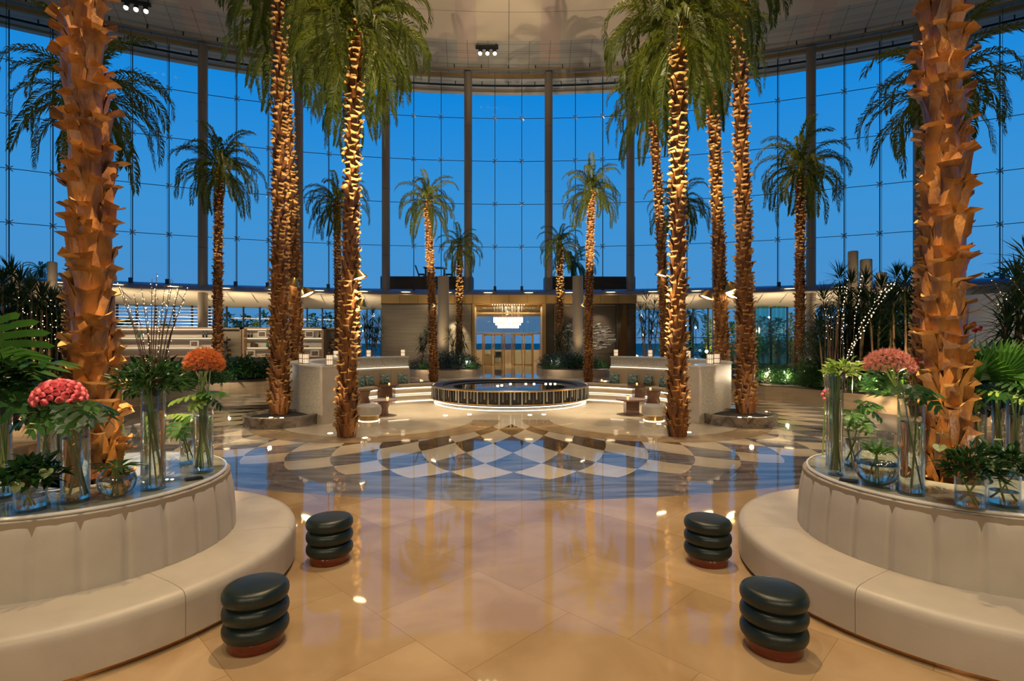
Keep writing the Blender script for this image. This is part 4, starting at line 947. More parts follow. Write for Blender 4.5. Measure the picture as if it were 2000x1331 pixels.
# dracaenas: several canes with spiky heads
def head(m, c, L, n, rnd, wd=.05):
    for i in range(n):
        a = i*2.4; el = math.radians(85-135*i/n+rnd.uniform(-10,10))
        d = Vector((cos(a)*cos(el), sin(a)*cos(el), sin(el))); blade(m, c+Vector((0,0,.15-.3*i/n)), d, Vector((0,0,1)) if abs(d.z) < .9 else Vector((1,0,0)), L*rnd.uniform(.75,1.1), wd, 0, .15, .35)
def dracaena(px, Y, z, tops, lb, seed, L=.55, n=64, mt='drac', group='dracaenas in the planters'):
    rnd = random.Random(seed); p = D(px, 665, Y); t = thing('dracaena', (p.x,p.y,z), lb, 'plant', group)
    for i, (tx, ty) in enumerate(tops):
        q = D(tx, ty, Y+rnd.uniform(-.8,.8)); q = Vector((q.x-p.x, q.y-p.y, q.z-z))
        b = Vector((q.x*.45+rnd.uniform(-.15,.15), q.y*.5, 0))
        mid = b.lerp(q, .5)+Vector((rnd.uniform(-.1,.1),0,.1))
        MB().tube([b, mid, q], [.035,.03,.025], 6).obj('cane', M['cane'], t)
        m = MB(); head(m, q, L, n, rnd); 
        if q.z > 1.6: head(m, q.lerp(mid,.35), L*.9, n//2, rnd)
        m.obj('leaf_head', M[mt], t, fix=False, smooth=False)
dracaena(1625,18.5,.55,[(1608,590),(1640,548),(1622,625),(1645,600),(1600,640)], 'dracaena clump at the left end of the right planter group', 1, .75)
dracaena(1665,18.0,.55,[(1662,560),(1685,590),(1655,615),(1690,560),(1672,640)], 'dracaena clump with fairy lights in the middle of the right planter', 2, .75)
dracaena(1715,17.0,.55,[(1700,600),(1722,570),(1738,600),(1752,545),(1712,625)], 'dense dracaena clump behind the dusty pink flower', 3, .75)
dracaena(1765,16.0,.55,[(1745,590),(1768,560),(1785,600),(1788,560),(1770,625),(1740,630)], 'tall dracaena clump left of the right foreground trunk', 4, .75)
dracaena(1985,10,.55,[(1985,560),(2010,520),(1990,610),(1965,640)], 'dark plant at the right picture edge behind the vases', 6, .7)
dracaena(20,15,.55,[(5,560),(22,545),(40,560),(10,600),(38,610)], 'dracaena clump at the left picture edge', 7, .75)
dracaena(75,15,.55,[(60,575),(82,590),(98,600),(66,620),(92,640),(48,640)], 'dracaena clump with fairy lights left of the left foreground trunk', 8, .7)
dracaena(120,16,.55,[(108,600),(122,615),(132,600),(112,640)], 'smaller dracaena clump touching the left foreground trunk', 9, .65)
dracaena(722,30,.0,[(712,630),(728,618),(740,635),(722,650),(735,655)], 'yucca tree behind the back wall of the left lounge', 10, .75)
dracaena(822,36,.45,[(822,672),(832,660),(826,690),(838,648)], 'yucca behind the palm in the left entrance planter', 11, .8)
dracaena(890,36.5,.45,[(878,655),(893,640),(905,665),(885,680),(900,690)], 'tall yucca between pylon and doors, left planter', 12, .85)
dracaena(1100,36.5,.45,[(1088,665),(1100,648),(1112,660),(1095,685),(1108,690)], 'tall yucca between doors and pylon, right planter', 13, .85)
dracaena(1265,31,.0,[(1250,610),(1262,590),(1278,600),(1285,625),(1255,640),(1272,640)], 'loose drooping tree behind the back wall of the right lounge', 14, 1.0, 40)
TB = bush_mesh(1.0,3.2,1100,.55,.045,M['drac'],61)
for i, (px, Y, sc) in enumerate(((1612,19,.85),(1645,19.2,1.0),(1682,18.8,1.0),(1718,18.4,1.05),(1752,17.6,1.05),(1782,17,1.05),(18,16,1.05),(55,16,1.0),(92,16.2,.95),(122,16.5,.9))):
    p = D(px, 665, Y); o = link('tall_shrub', TB, None, (p.x,p.y,.55), (0,0,px), sc)
    tag(o, 'tall dense narrow leaved shrub behind the %s dracaenas, %s from the left there' % ('left' if px < 500 else 'right', ordinal(i if px > 500 else i-6)), 'shrub', 'tall shrubs behind the dracaenas')
# fairy lights
def lightstring(paths, lb, step=.10, r=.013, jit=.03, twig=True, seed=0):
    rnd = random.Random(seed); m = MB()
    o0 = Vector(paths[0][0])
    for pts in paths:
        pts = [Vector(p)-o0 for p in pts]
        if twig: m.tube(pts, [.014-.008*i/(len(pts)-1) for i in range(len(pts))], 4, 1)
        for si, (a, b) in enumerate(zip(pts, pts[1:])):
            if si == 0 and (a-b).length > .3 and len(pts) > 3: continue
            k = max(1, int((b-a).length/step))
            for i in range(k):
                c = a.lerp(b, i/k)+Vector([rnd.uniform(-jit,jit) for _ in range(3)]); rs = r*rnd.uniform(.6,1.2)
                m.add([c+Vector(v)*rs for v in ((1,0,0),(-1,0,0),(0,1,0),(0,-1,0),(0,0,1),(0,0,-1))], [(0,2,4),(2,1,4),(1,3,4),(3,0,4),(2,0,5),(1,2,5),(3,1,5),(0,3,5)], 0)
    o = m.obj('fairy_light_string', [M['bulb'], M['twig']], None, o0, fix=False, smooth=False); tag(o, lb, 'fairy lights', 'fairy light strings')
def pp(l, Y): return [D(a,b,Y) for a, b in l]
lightstring([pp([(1648,768),(1653,700),(1668,668),(1685,632),(1702,602),(1722,572),(1742,549)],15), pp([(1654,768),(1657,700),(1672,670),(1692,636),(1712,600),(1732,572),(1753,547)],15.2)], 'two thick glowing branches arching right in the right planter', .085, .020)
lightstring([pp([(1650,768),(1648,680),(1646,650),(1647,610),(1652,575),(1656,542)],15.5)], 'upright glowing branch left of the arching ones', .10, .017)
lightstring([pp([(1664,768),(1668,640),(1672,610),(1680,570),(1686,532)],15.6)], 'upright glowing branch just behind the arching ones', .11, .018)
lightstring([pp([(1610+i*5,764),(1612+i*5,660-(i%3)*8),(1614+i*5,620),(1616+i*5,575+(i*13)%40)],16.2) for i in range(8)], 'many faint fairy lights in the left part of the right dracaenas', .22, .013, .08)
lightstring([pp([(30+i*10,790),(30+i*10,690-(i%3)*14),(32+i*10,630),(36+i*9,575+(i*17)%45)],12.5) for i in range(10)], 'many fairy lights in the dracaenas left of the foreground trunk', .13, .011, .08)
lightstring([pp([(1905,560),(1935,585),(1962,605)],9), pp([(1938,548),(1955,570),(1972,592)],9), pp([(1975,545),(1990,565),(2005,585)],9)], 'fairy lit twigs right of the right foreground trunk', .07, .010, .01)

# ------------------------------------------------------------------ vases and flowers on the round marble tops
ZM = 1.0045
def vase(px, py, wpx, hpx, lb, Yk=None, water=.75, tint=0):
    p = G(px, py, ZM); Y = p.y; r = wpx/2*Y/F; h = hpx*Y/F
    t = thing('glass_vase', (p.x, Y+r*.6, ZM), lb, 'vase', 'cylindrical glass vases')
    MB().lathe([(r,.0),(r,h),(r-.006,h),(r-.006,.022)], 40).obj('glass_cylinder', M['glassv'], t, fix=False)
    MB().lathe([(0,0.001),(r-.001,.001),(r-.001,.020),(0,.020)], 40).obj('thick_base', M['glassb2'], t)
    MB().lathe([(r-.004,h-.002),(r+.002,h-.002),(r+.002,h+.003),(r-.004,h+.003),(r-.004,h-.002)], 40).obj('rim', M['glassb2'], t)
    if water: MB().lathe([(0,.023),(r-.008,.023),(r-.008,h*water),(0,h*water)], 32).obj('water', M['vwater'], t)
    return Vector((p.x, Y+r*.6, ZM)), r, h
def bowl(px, py, wpx, lb):
    p = G(px, py, ZM); r = wpx/2*p.y/F
    t = thing('fishbowl_vase', (p.x, p.y+r*.5, ZM), lb, 'vase', 'round fishbowl vases')
    prof = [(r*sin(a), r*.95-r*.95*cos(a)) for a in [math.radians(x) for x in range(18,142,8)]]; z0 = prof[0][1]
    prof = [(a,b-z0) for a,b in prof]
    MB().lathe(prof, 48).lathe([(a-.005,b) for a,b in prof], 48).lathe([(0,.001),(prof[0][0],0)], 48).obj('glass_bowl', M['glassv'], t, fix=False)
    wl = [q for q in prof if q[1] < r*1.05]
    MB().lathe([(0,.004)]+[(a-.007,b+.002) for a,b in wl]+[(0,wl[-1][1])], 40).obj('water', M['vwater'], t)
    return Vector((p.x, p.y+r*.5, ZM)), r, r*1.65
def monstera_mesh(seed=0):
    m = MB(); nl = 6; S = 1.0
    def mid(t): return Vector((0, t*S, -.22*t*t*S))
    for s in (-1, 1):
        for i in range(nl):
            t0 = i/nl*.92; t1 = (i+.93)/nl*.92
            wd = S*.62*sin(PI*min(.18+.80*(i+.5)/nl,1))**.6
            fw = -.35+.95*i/nl
            d = Vector((s*cos(math.atan(fw)), sin(math.atan(fw)), 0))
            a, b = mid(t0), mid(t1); pts = [a, b]
            q = [(a+d*wd*.5+Vector((0,0,.05)), b+d*wd*.5+Vector((0,0,.05))), (a+d*wd*.92+Vector((0,.03,-.06)), b+d*wd*.86+Vector((0,.03,-.06)))]
            tip = (a+b)/2+d*wd*1.08+Vector((0,.05,-.13))
            m.add([a,b,q[0][0],q[0][1],q[1][0],q[1][1],tip], [(0,1,3,2),(2,3,5,4),(4,5,6)], 0)
    m.add([mid(.90)+Vector((-.05,0,0)), mid(.90)+Vector((.05,0,0)), mid(1.08)], [(0,1,2)], 0)
    m.tube([mid(0),mid(.5),mid(1)], [.014,.01,.004], 4, 1)
    return m.mesh('monstera_leaf', [M['leafmid'], M['stem']], fix=False, smooth=False)
MON = monstera_mesh(); MOND = MON.copy(); MOND.materials[0] = M['leafdark']; MONL = MON.copy(); MONL.materials[0] = M['leaflime']
def fan_mesh():
    m = MB(); n = 26
    for i in range(n):
        a0 = math.radians(-105+210*i/n); a1 = math.radians(-105+210*(i+1)/n); am = (a0+a1)/2
        def q(a, r, z=0): return Vector((r*sin(a), r*cos(a), z-.15*r*r))
        m.add([(0,0,0), q(a0,.62), q(am,.66,.03), q(a1,.62), q(am,1.0,-.03)], [(0,2,1),(0,3,2),(1,2,4),(2,3,4)])
    return m.mesh('fan_leaf', [M['leafmid']], fix=False, smooth=False)
FAN = fan_mesh()
def anth_mesh():
    m = MB(); n = 18; pts = [Vector((0,0,0))]
    for i in range(n):
        a = 2*PI*i/n; r = .5*(1-.30*abs(sin(a/2))**.5*0) ; x = .52*(16*sin(a)**3)/16; y = .5*(13*cos(a)-5*cos(2*a)-2*cos(3*a)-cos(4*a))/15
        pts.append(Vector((x, -y+.1, .10*(x*x+y*y)*4-.02)))
    m.add(pts, [(0,i+1,(i+1)%n+1) for i in range(n)], 0)
    m.tube([(0,-.05,.02),(0,-.12,.2),(0,-.05,.42)], [.03,.035,.02], 6, 1)
    return m.mesh('anthurium_flower', [M['anth'], M['spadix']], fix=False, smooth=True)
ANT = anth_mesh()
def aim(o, loc, d, roll=0, sc=1):                     # leaf +Y along d, +Z roughly up
    q = Vector(d).to_track_quat('Y', 'Z'); o.location = loc; o.rotation_mode = 'QUATERNION'
    from mathutils import Quaternion
    o.rotation_quaternion = q @ Quaternion((0,1,0), roll); o.scale = (sc,)*3
def leaf(me, nm, t, loc, d, sc, roll=0): aim(link(nm, me, t), loc, d, roll, sc)
def stems(t, r, h, top, n, rnd, mt='stem', rad=.006, spread=1.0, foot=.04):
    for i in range(n):
        a = rnd.uniform(0,2*PI); a2 = a+PI*.8
        b = Vector((r*.6*cos(a2), r*.6*sin(a2), foot)); c = Vector((r*.6*cos(a), r*.6*sin(a), h)); e = Vector(top)+Vector((rnd.uniform(-1,1)*.05*spread, rnd.uniform(-1,1)*.05*spread, 0))
        MB().tube([b, c, e], rad, 5).obj('stem', M[mt], t)
def bloomdome(t, c, R_, Hh, n, me, nm, sc, rnd):
    for i in range(n):
        u = (i+.5)/n; el = math.acos(1-u*1.15); a = i*2.39996
        d = Vector((sin(el)*cos(a), sin(el)*sin(a), cos(el)))
        aim(link(nm, me, t), Vector(c)+Vector((d.x*R_, d.y*R_, d.z*Hh)), Vector((d.x,d.y,d.z+.01)), rnd.uniform(0,6), sc*rnd.uniform(.85,1.1))
def rose_mesh():
    m = MB()
    for k, (r, z0, z1, nn) in enumerate(((.5,-.3,.32,9),(.40,-.25,.42,8),(.28,-.2,.46,7),(.15,-.1,.46,6))):
        def fn(u, v, r=r, z0=z0, z1=z1, k=k): a = 2*PI*u+k; rr2 = r*(.35+.75*sin(PI*(.15+.62*v)))*(1+.07*sin(a*3+k)); return (rr2*cos(a), z0+(z1-z0)*v, rr2*sin(a))
        m.grid(fn, nn, 4, cu=True)
    return m
ROSE = rose_mesh().mesh('rose', M['rose'], fix=False)
def spiky_mesh(mt, seed, n=26):
    rnd = random.Random(seed); m = MB()
    for i in range(n):
        a = i*2.4; el = math.radians(85-90*i/n); d = Vector((cos(a)*cos(el), sin(el), sin(a)*cos(el)))
        blade(m, Vector((0,0,0)), d, Vector((.3,.2,1)), rnd.uniform(.6,1.1), .16, 0, .2, 0)
    return m.mesh('bloom', [mt], fix=False, smooth=False)
SPO = spiky_mesh(M['orange'], 1); SPD = spiky_mesh(M['dusty'], 2)
rnd = random.Random(77)
def V(*a): return Vector(a)
# --- left table
p, r, h = vase(136, 983, 47, 165, 'tall glass vase holding the pink roses, left marble top')
t = thing('rose_bouquet', p, 'dome of pink roses with monstera leaves in the left tall vase', 'flowers')
stems(t, r, h, (-.12,0,h+.20), 6, rnd)
bloomdome(t, (-.13,0,h+.14), .165, .15, 64, ROSE, 'rose', .052, rnd)
for d, sc, c in (((-.9,-.4,-.35),.30,(-.12,-.04,.08)),((.9,-.3,-.3),.34,(.03,-.03,.12)),((.2,-.9,-.5),.26,(.05,-.05,.06)),((-.3,-.9,-.6),.28,(-.1,-.05,.08)),((.9,.4,-.1),.28,(0,0,.1))):
    leaf(MON if sc < .3 else MOND, 'monstera_leaf', t, V(c[0],c[1],h+c[2]), d, sc)
p, r, h = vase(291, 958, 42, 205, 'tallest glass vase with lit twigs and dark foliage, left marble top')
t = thing('twig_bouquet', p, 'fan of thin lit twigs above dark foliage in the tallest left vase', 'flowers')
stems(t, r, h, (0,0,h+.1), 5, rnd)
b_ = bush_mesh(.30,.26,330,.13,.035,M['leafdark'],15); link('foliage', b_, t, (0,0,h-.06))
b_ = bush_mesh(.22,.18,120,.12,.035,M['leafmid'],16); link('foliage', b_, t, (0.02,0,h-.1))
tw = MB()
for i, (tx, ty) in enumerate(((225,540),(236,560),(262,575),(276,560),(297,545),(306,535),(322,560),(334,545),(338,548),(352,555),(368,555),(365,565),(250,590),(310,600),(285,590))):
    q = D(tx, ty, p.y)-p; b0 = V((q.x)*.16, rnd.uniform(-.03,.03), h); md = b0.lerp(q,.5)+V(-q.x*.06,0,.02)
    tw.tube([b0, md, q], [.005,.004,.002], 4, 0)
    for k in range(20):
        u = k/20; u += rnd.uniform(-.03,.03); u = min(max(u,0),1); c = (b0.lerp(md,u*2) if u < .5 else md.lerp(q,u*2-1))+V(rnd.uniform(-.009,.009),rnd.uniform(-.009,.009),0)
        tw.sphere(c, .0030 if u < .5 else .0042, 4, 2, 2 if (i % 4 == 2 and u > .1) or u > .72 else 0)
tw.obj('lit_twigs', [M['twig'], M['spadix'], M['bulb']], t, fix=False)
p, r, h = vase(391, 924, 35, 145, 'tall glass vase with the orange bloom, right end of the left marble top')
t = thing('orange_bouquet', p, 'big orange brown spiky bloom on pale stems above monstera leaves, left table', 'flowers')
stems(t, r, h, (0,0,h+.26), 12, rnd, 'anth', .006)
bloomdome(t, (.01,0,h+.31), .15, .155, 95, SPO, 'bloom', .055, rnd)
for d, sc, c, me in (((-.9,-.4,-.1),.26,(-.02,-.02,.03),MONL),((.9,-.3,.05),.24,(.03,0,.05),MON),((-.3,-.9,-.6),.18,(0,-.03,.0),MONL),((.8,.2,-.5),.2,(.02,0,.02),MOND)): leaf(me, 'monstera_leaf', t, V(c[0],c[1],h+c[2]), d, sc)
p, r, h = vase(361, 908, 27, 62, 'short glass vase with one hanging monstera leaf, left marble top')
t = thing('monstera_sprig', p, 'single green monstera leaf hanging over the short left vase', 'leaves')
stems(t, r, h, (0,0,h+.12), 2, rnd); leaf(MON, 'monstera_leaf', t, V(0,-.04,h+.16), (.05,-.75,-.65), .26); leaf(MONL, 'monstera_leaf', t, V(0,0,h+.16), (-.8,.1,.2), .2)
p, r, h = bowl(216, 974, 66, 'round glass fishbowl with palm leaves, left marble top')
t = thing('palm_leaf_bunch', p, 'dark pointed leaves spreading from the left fishbowl', 'leaves')
for i in range(4): MB().tube([(rnd.uniform(-.05,.05),rnd.uniform(-.05,.05),.03),(0,0,h),(0,0,h+.04)], .005, 5).obj('stem', M['stem'], t)
m = MB()
for i in range(26):
    a = 2*PI*i/26*1.02; d = V(cos(a)*1.2, sin(a), rnd.uniform(-.1,.55)); blade(m, V(cos(a)*.03,sin(a)*.03,h+.01), d, V(0,0,1), rnd.uniform(.14,.24), .04, 0, .2, .35)
m.obj('leaf_cluster', M['leafmid'], t, fix=False, smooth=False)
p, r, h = vase(46, 1000, 52, 50, 'low wide glass vase with dark leaves and pale anthuriums, left edge', water=.5)
t = thing('anthurium_arrangement', p, 'dark leaves with two pale green anthuriums in the low left vase', 'flowers')
link('foliage', bush_mesh(.20,.20,190,.14,.06,M['leafdark'],25), t, (-.03,0,h-.02))
stems(t, r, h, (0,0,h+.08), 4, rnd)
for c, d, sc in (((.03,-.14,.02),(.1,-.5,-.8),.095),((.19,-.08,.11),(.1,-.5,-.8),.095)): leaf(ANT, 'anthurium_flower', t, V(c[0],c[1],h+c[2]), d, sc)
for (px, py, wp, hp_, lb) in ((84,915,30,110,'tall slim glass vase behind the roses vase, left marble top'),(0,975,26,190,'tall glass vase cut by the left picture edge'),(110,905,20,95,'slim glass vase far behind the roses, left marble top')):
    p, r, h = vase(px, py, wp, hp_, lb)
    t = thing('leaf_bunch', p, 'leafy bunch in the %s' % lb.replace('glass ','').split(',')[0], 'leaves')
    stems(t, r, h, (0,0,h+.08), 4, rnd); link('foliage', bush_mesh(.2,.28,150,.15,.06,M['leafdark'] if px < 50 else M['leafmid'],px+7), t, (0,0,h-.04))
    if px == 0:
        for d, c in (((.25,-.35,.9),(.05,-.05,.30)),((-.3,-.3,.9),(.0,-.05,.25)),((.5,-.6,.5),(.05,-.05,.25)),((.9,-.2,.4),(.05,0,.2)),((.3,-.8,.2),(0,-.1,.3)),((.8,-.5,-.3),(.05,-.05,.15))): leaf(MOND, 'monstera_leaf', t, V(c[0],c[1],h+c[2]), d, .5)
# --- right table
for px, py, wp, hp_, lb in ((1637,930,27,200,'tall glass vase at the left end of the right marble top, front one'),(1630,912,24,180,'tall glass vase at the left end of the right marble top, rear one')):
    p, r, h = vase(px, py, wp, hp_, lb)
    t = thing('leaf_bunch', p, 'bright lime leaves and white petals above the %s' % ('front tall vase' if 'front' in lb else 'rear tall vase')+', right table', 'flowers')
    stems(t, r, h, (.03,0,h+.05), 5, rnd); link('foliage', bush_mesh(.15,.15,150,.11,.04,M['leaflime'],px), t, (.07,0,h-.02), None, 1 if 'front' in lb else .8)
    m = MB()
    for i in range(14): blade(m, V(rnd.uniform(0,.16),rnd.uniform(-.12,0),h+rnd.uniform(-.03,.14)), V(rnd.uniform(-1,1),-.6,rnd.uniform(-.3,.5)), V(0,0,1), .06, .03)
    m.obj('white_petals', M['whitefl'], t, fix=False, smooth=False)['kind'] = 'stuff'
p, r, h = vase(1669, 912, 27, 70, 'short glass vase behind the two tall ones, right marble top')
t = thing('leaf_bunch', p, 'green monstera and lance leaves in the short vase behind the phone, right table', 'leaves')
stems(t, r, h, (0,0,h+.15), 3, rnd)
for d, c in (((.6,-.5,-.4),(.1,0,.25)),((-.6,-.6,-.5),(-.02,-.03,.2)),((.8,-.2,.4),(.05,0,.2)),((.1,-.8,-.5),(.03,-.05,.15)),((.9,.1,-.2),(.12,0,.3))): leaf(MON if c[2] < .22 else MOND, 'monstera_leaf', t, V(c[0],c[1],h+c[2]), d, .22)
p, r, h = vase(1790, 968, 45, 190, 'tall glass vase with the monstera leaf in front of the right trunk')
t = thing('monstera_sprig', p, 'glossy monstera leaf drooping over the tall vase, right table', 'leaves')
stems(t, r, h, (0,0,h+.10), 2, rnd); leaf(MOND, 'monstera_leaf', t, V(0.01,-.02,h+.10), (.35,-.75,-.55), .27); leaf(MOND, 'monstera_leaf', t, V(0,0,h+.10), (-.5,-.8,-.2), .24); leaf(MON, 'monstera_leaf', t, V(0,0,h+.08), (.9,-.3,-.1), .22)
t = thing('dusty_pink_bouquet', D(1740,760,4.9), 'large dusty pink umbel of tiny blooms left of the right trunk', 'flowers')
bloomdome(t, (-.02,0,.20), .18, .15, 90, SPD, 'bloom', .045, rnd)
for i in range(9): MB().tube([(rnd.uniform(-.02,.02)+.12,0,-.46),(.05,0,-.0),(rnd.uniform(-.08,.05),rnd.uniform(-.05,.05),.22)], .004, 4).obj('stem', M['stem'], t)
p, r, h = bowl(1727, 952, 82, 'round glass fishbowl with green leaves, right marble top')
t = thing('palm_leaf_bunch', p, 'glossy green leaves standing in the right fishbowl', 'leaves')
m = MB()
for i in range(26):
    a = 2*PI*i/26; d = V(cos(a), sin(a), rnd.uniform(.2,1.3)); blade(m, V(cos(a)*.03,sin(a)*.03,h-.03), d, V(0,0,1), rnd.uniform(.12,.22), .045, 0, .2, .25)
m.obj('leaf_cluster', M['leafmid'], t, fix=False, smooth=False)
for i in range(4): MB().tube([(rnd.uniform(-.09,.09),rnd.uniform(-.05,.05),.04),(0,0,h)], .005, 5).obj('stem', M['stem'], t)
for px, py, wp, hp_, lb, sd in ((1908,997,50,62,'low wide glass vase with dark leaves and green anthuriums, right marble top',31),(1975,992,52,64,'low wide glass vase cut by the right picture edge',32)):
    p, r, h = vase(px, py, wp, hp_, lb, water=.45)
    t = thing('anthurium_arrangement', p, 'dark fingered leaves with lime anthuriums in the %s' % ('low vase near the right trunk' if sd == 31 else 'low vase at the right edge'), 'flowers')
    link('foliage', bush_mesh(.16,.24,200,.15,.035,M['leafdark'],sd), t, (0,0,h-.02)); stems(t, r, h, (0,0,h+.08), 4, rnd)
    for c, d, sc in (((.02,-.14,.12),(.1,-.5,-.8),.085),((-.28,-.05,.24),(-.5,-.5,-.7),.085),((-.22,-.0,.33),(-.9,-.5,.1),.08)) if sd == 31 else (((.03,-.12,.04),(.3,-.5,-.8),.10),((-.05,0,.26),(.6,-.6,.2),.08)):
        leaf(ANT, 'anthurium_flower', t, V(c[0],c[1],h+c[2]), d, sc); MB().tube([(0,0,h),V(c[0]*.5,c[1]*.5,h+c[2]*.7+.05),V(c[0],c[1],h+c[2])], .003, 4).obj('stem', M['stem'], t)
for i, (px, py, wp, hp_) in enumerate(((1918,925,26,155),(1958,930,24,170),(1992,938,26,170),(1888,915,24,130))):
    lb = 'tall glass vase behind the low ones right of the right trunk, %s from left' % ordinal([1,2,3,0][i])
    p, r, h = vase(px, py, wp, hp_, lb)
    t = thing('leaf_bunch', p, 'broad green foliage above the %s tall rear vase right of the trunk' % ordinal([1,2,3,0][i]), 'leaves')
    stems(t, r, h, (0,0,h+.1), 4, rnd)
    for k in range(3): leaf(MOND if k else MONL, 'monstera_leaf', t, V(rnd.uniform(-.05,.05),-.03,h+rnd.uniform(-.02,.14)), (rnd.uniform(-.9,.9),-.7,rnd.uniform(-.6,.2)), rnd.uniform(.2,.28))
    if i < 3:
        leaf(FAN, 'fan_leaf', t, V(0,-.02,h+.12), [(-.9,-.25,.12),(-.2,-.3,.95),(.5,-.3,.8)][i], [.40,.42,.40][i], [1.2,0,0][i]); leaf(FAN, 'fan_leaf', t, V(0,.05,h+.14), [(-.5,.1,.85),(.3,.1,.9),(.7,.1,.5)][i], .42, [.6,.3,-.3][i])
        MB().tube([(0,0,h),(0,0,h+.12)], .006, 5).obj('stem', M['stem'], t)
# flowers in the planters and the pale tube vases of the far table
for px, py, Y, mt, lb in ((1905,568+130,12,'redfl','red orchid spray right of the right foreground trunk, upper one'),(1783,709,12,'redfl','red blossoms left of the right foreground trunk'),(1608,665,19,'dusty','pink orchids among the left end of the right planter'),(1612,772,5.95,'rose','small pink rose bunch behind the tall right vases'),(237,745,5.95,'rose','small pink roses behind the tallest left vase')):
    if '130' == '': pass
    p = D(px, py if px != 1905 else 642, Y); t = thing('blossom_spray', p, lb, 'flowers')
    me = ROSE.copy(); me.materials[0] = M[mt]
    for i in range(9): aim(link('blossom', me, t), V(rnd.uniform(-.12,.12),rnd.uniform(-.1,.1),rnd.uniform(-.08,.12))*(1 if Y > 8 else .5), (rnd.uniform(-1,1),-1,rnd.uniform(0,1)), 0, .07 if Y > 8 else .04)
    MB().tube([(0,0,.0),(0,.05,-p.z+(.585 if Y > 8 else ZM))], .008, 4).obj('stem', M['stem'], t)
# ------------------------------------------------------------------ light shelf wall on the left
def shelf(pa, pb, Y, lb, items):
    a, b = D(pa,665,Y+2.2*(pb-pa)/200*0), D(pb,665,Y); W = b.x-a.x; H = CZ+(665.5-640)*Y/F
    t = thing('shelf_unit', (a.x,Y,0), lb, 'shelf', 'lit shelf units on the left')
    m = MB().box(0,.12,0,.5,0,H).box(W-.12,W,0,.5,0,H).box(0,W,0,.5,H-.1,H)
    m.obj('frame', M['walnutlight'], t, smooth=False)
    MB().box(.12,W-.12,.42,.5,0,H-.1).obj('back_panel', M['backlit'], t, smooth=False)
    zs = [CZ+(665.5-py)*Y/F for py in (659.5,678.5,697)]
    for z in zs:
        MB().box(.12,W-.12,.02,.42,z-.04,z).obj('shelf_board', M['walnutlight'], t, smooth=False)
    for z in zs[:2]+[H-.1]:
        MB().box(.14,W-.14,.36,.41,z-(.045 if z != H-.1 else .01)-.02,z-(.045 if z != H-.1 else .01)).obj('light_strip', M['ledshelf'], t, smooth=False)
    for kind, px, si, lb2 in items:
        x = D(px,665,Y).x; z = zs[si]; loc = (x, Y+.18, z)
        if kind == 'frame':
            o = thing('picture_frame', loc, lb2, 'picture', 'picture frames on the shelves'); wd, hh = (.24,.40) if si != 2 or px > 600 or 1 else (.2,.2)
            hw = .27; hh = .20
            MB().box(-hw,hw,0,.03,0,.42).obj('frame', M['white'], o, smooth=False); MB().box(-hw+.07,hw-.07,-.006,0,.07,.35).obj('print', M['picture'], o, smooth=False)
        elif kind == 'bottle': tag(MB().lathe([(0,0),(.06,0),(.06,.25),(.025,.30),(.025,.42),(0,.42)], 12).obj('bottle', M['bottle'], None, loc), lb2, 'bottle', 'bottles on the shelves')
        elif kind == 'vase': tag(MB().lathe([(0,0),(.07,0),(.10,.14),(.05,.26),(.06,.3),(0,.3)], 14).obj('ceramic_vase', M['greenglass'], None, loc), lb2, 'vase')
        elif kind == 'books':
            for k in range(3): tag(MB().box(-.05+k*.14,.07+k*.14,-.08,.12,0,.3-.03*k).obj('book', M['wood'] if k % 2 else M['bronze'], None, loc, smooth=False), lb2+', %s from the left' % ordinal(k), 'book', 'books on the shelves')
        elif kind == 'bowl': tag(MB().lathe([(0,.02),(.06,0),(.14,.10),(.13,.10),(.05,.03),(0,.03)], 16).obj('small_bowl', M['steel'], None, loc), lb2, 'bowl')
shelf(224,424,33.5,'long lit shelf unit left of the planter palm', [('bottle',394,0,'dark bottle on the top shelf of the long unit, left of a pair'),('bottle',400,0,'dark bottle on the top shelf of the long unit, right of a pair'),('frame',376,1,'white picture frame on the middle shelf of the long unit'),('bowl',240,1,'small bowl at the left end of the long unit'),('vase',268,0,'green vase on the top shelf of the long unit')])
shelf(473,560,34.5,'lit shelf unit between the two sculpture niches', [('bottle',483,0,'dark bottle on the top shelf of the middle unit, left one'),('bottle',489,0,'dark bottle on the top shelf of the middle unit, right one'),('frame',509,0,'white picture frame on the top shelf of the middle unit'),('books',489,1,'brown book on the middle shelf'),('vase',520,1,'green ceramic vase on the middle shelf of the middle unit'),('frame',487,2,'white picture frame on the lowest shelf of the middle unit')])
shelf(562,632,34.5,'lit shelf unit right of the tall podium palms', [('frame',602,0,'white picture frame on the top shelf of the right unit'),('frame',613,2,'white picture frame on the lowest shelf of the right unit'),('bowl',598,1,'small metal bowl on the middle shelf of the right unit'),('bottle',622,0,'dark bottle at the right end of the right unit')])
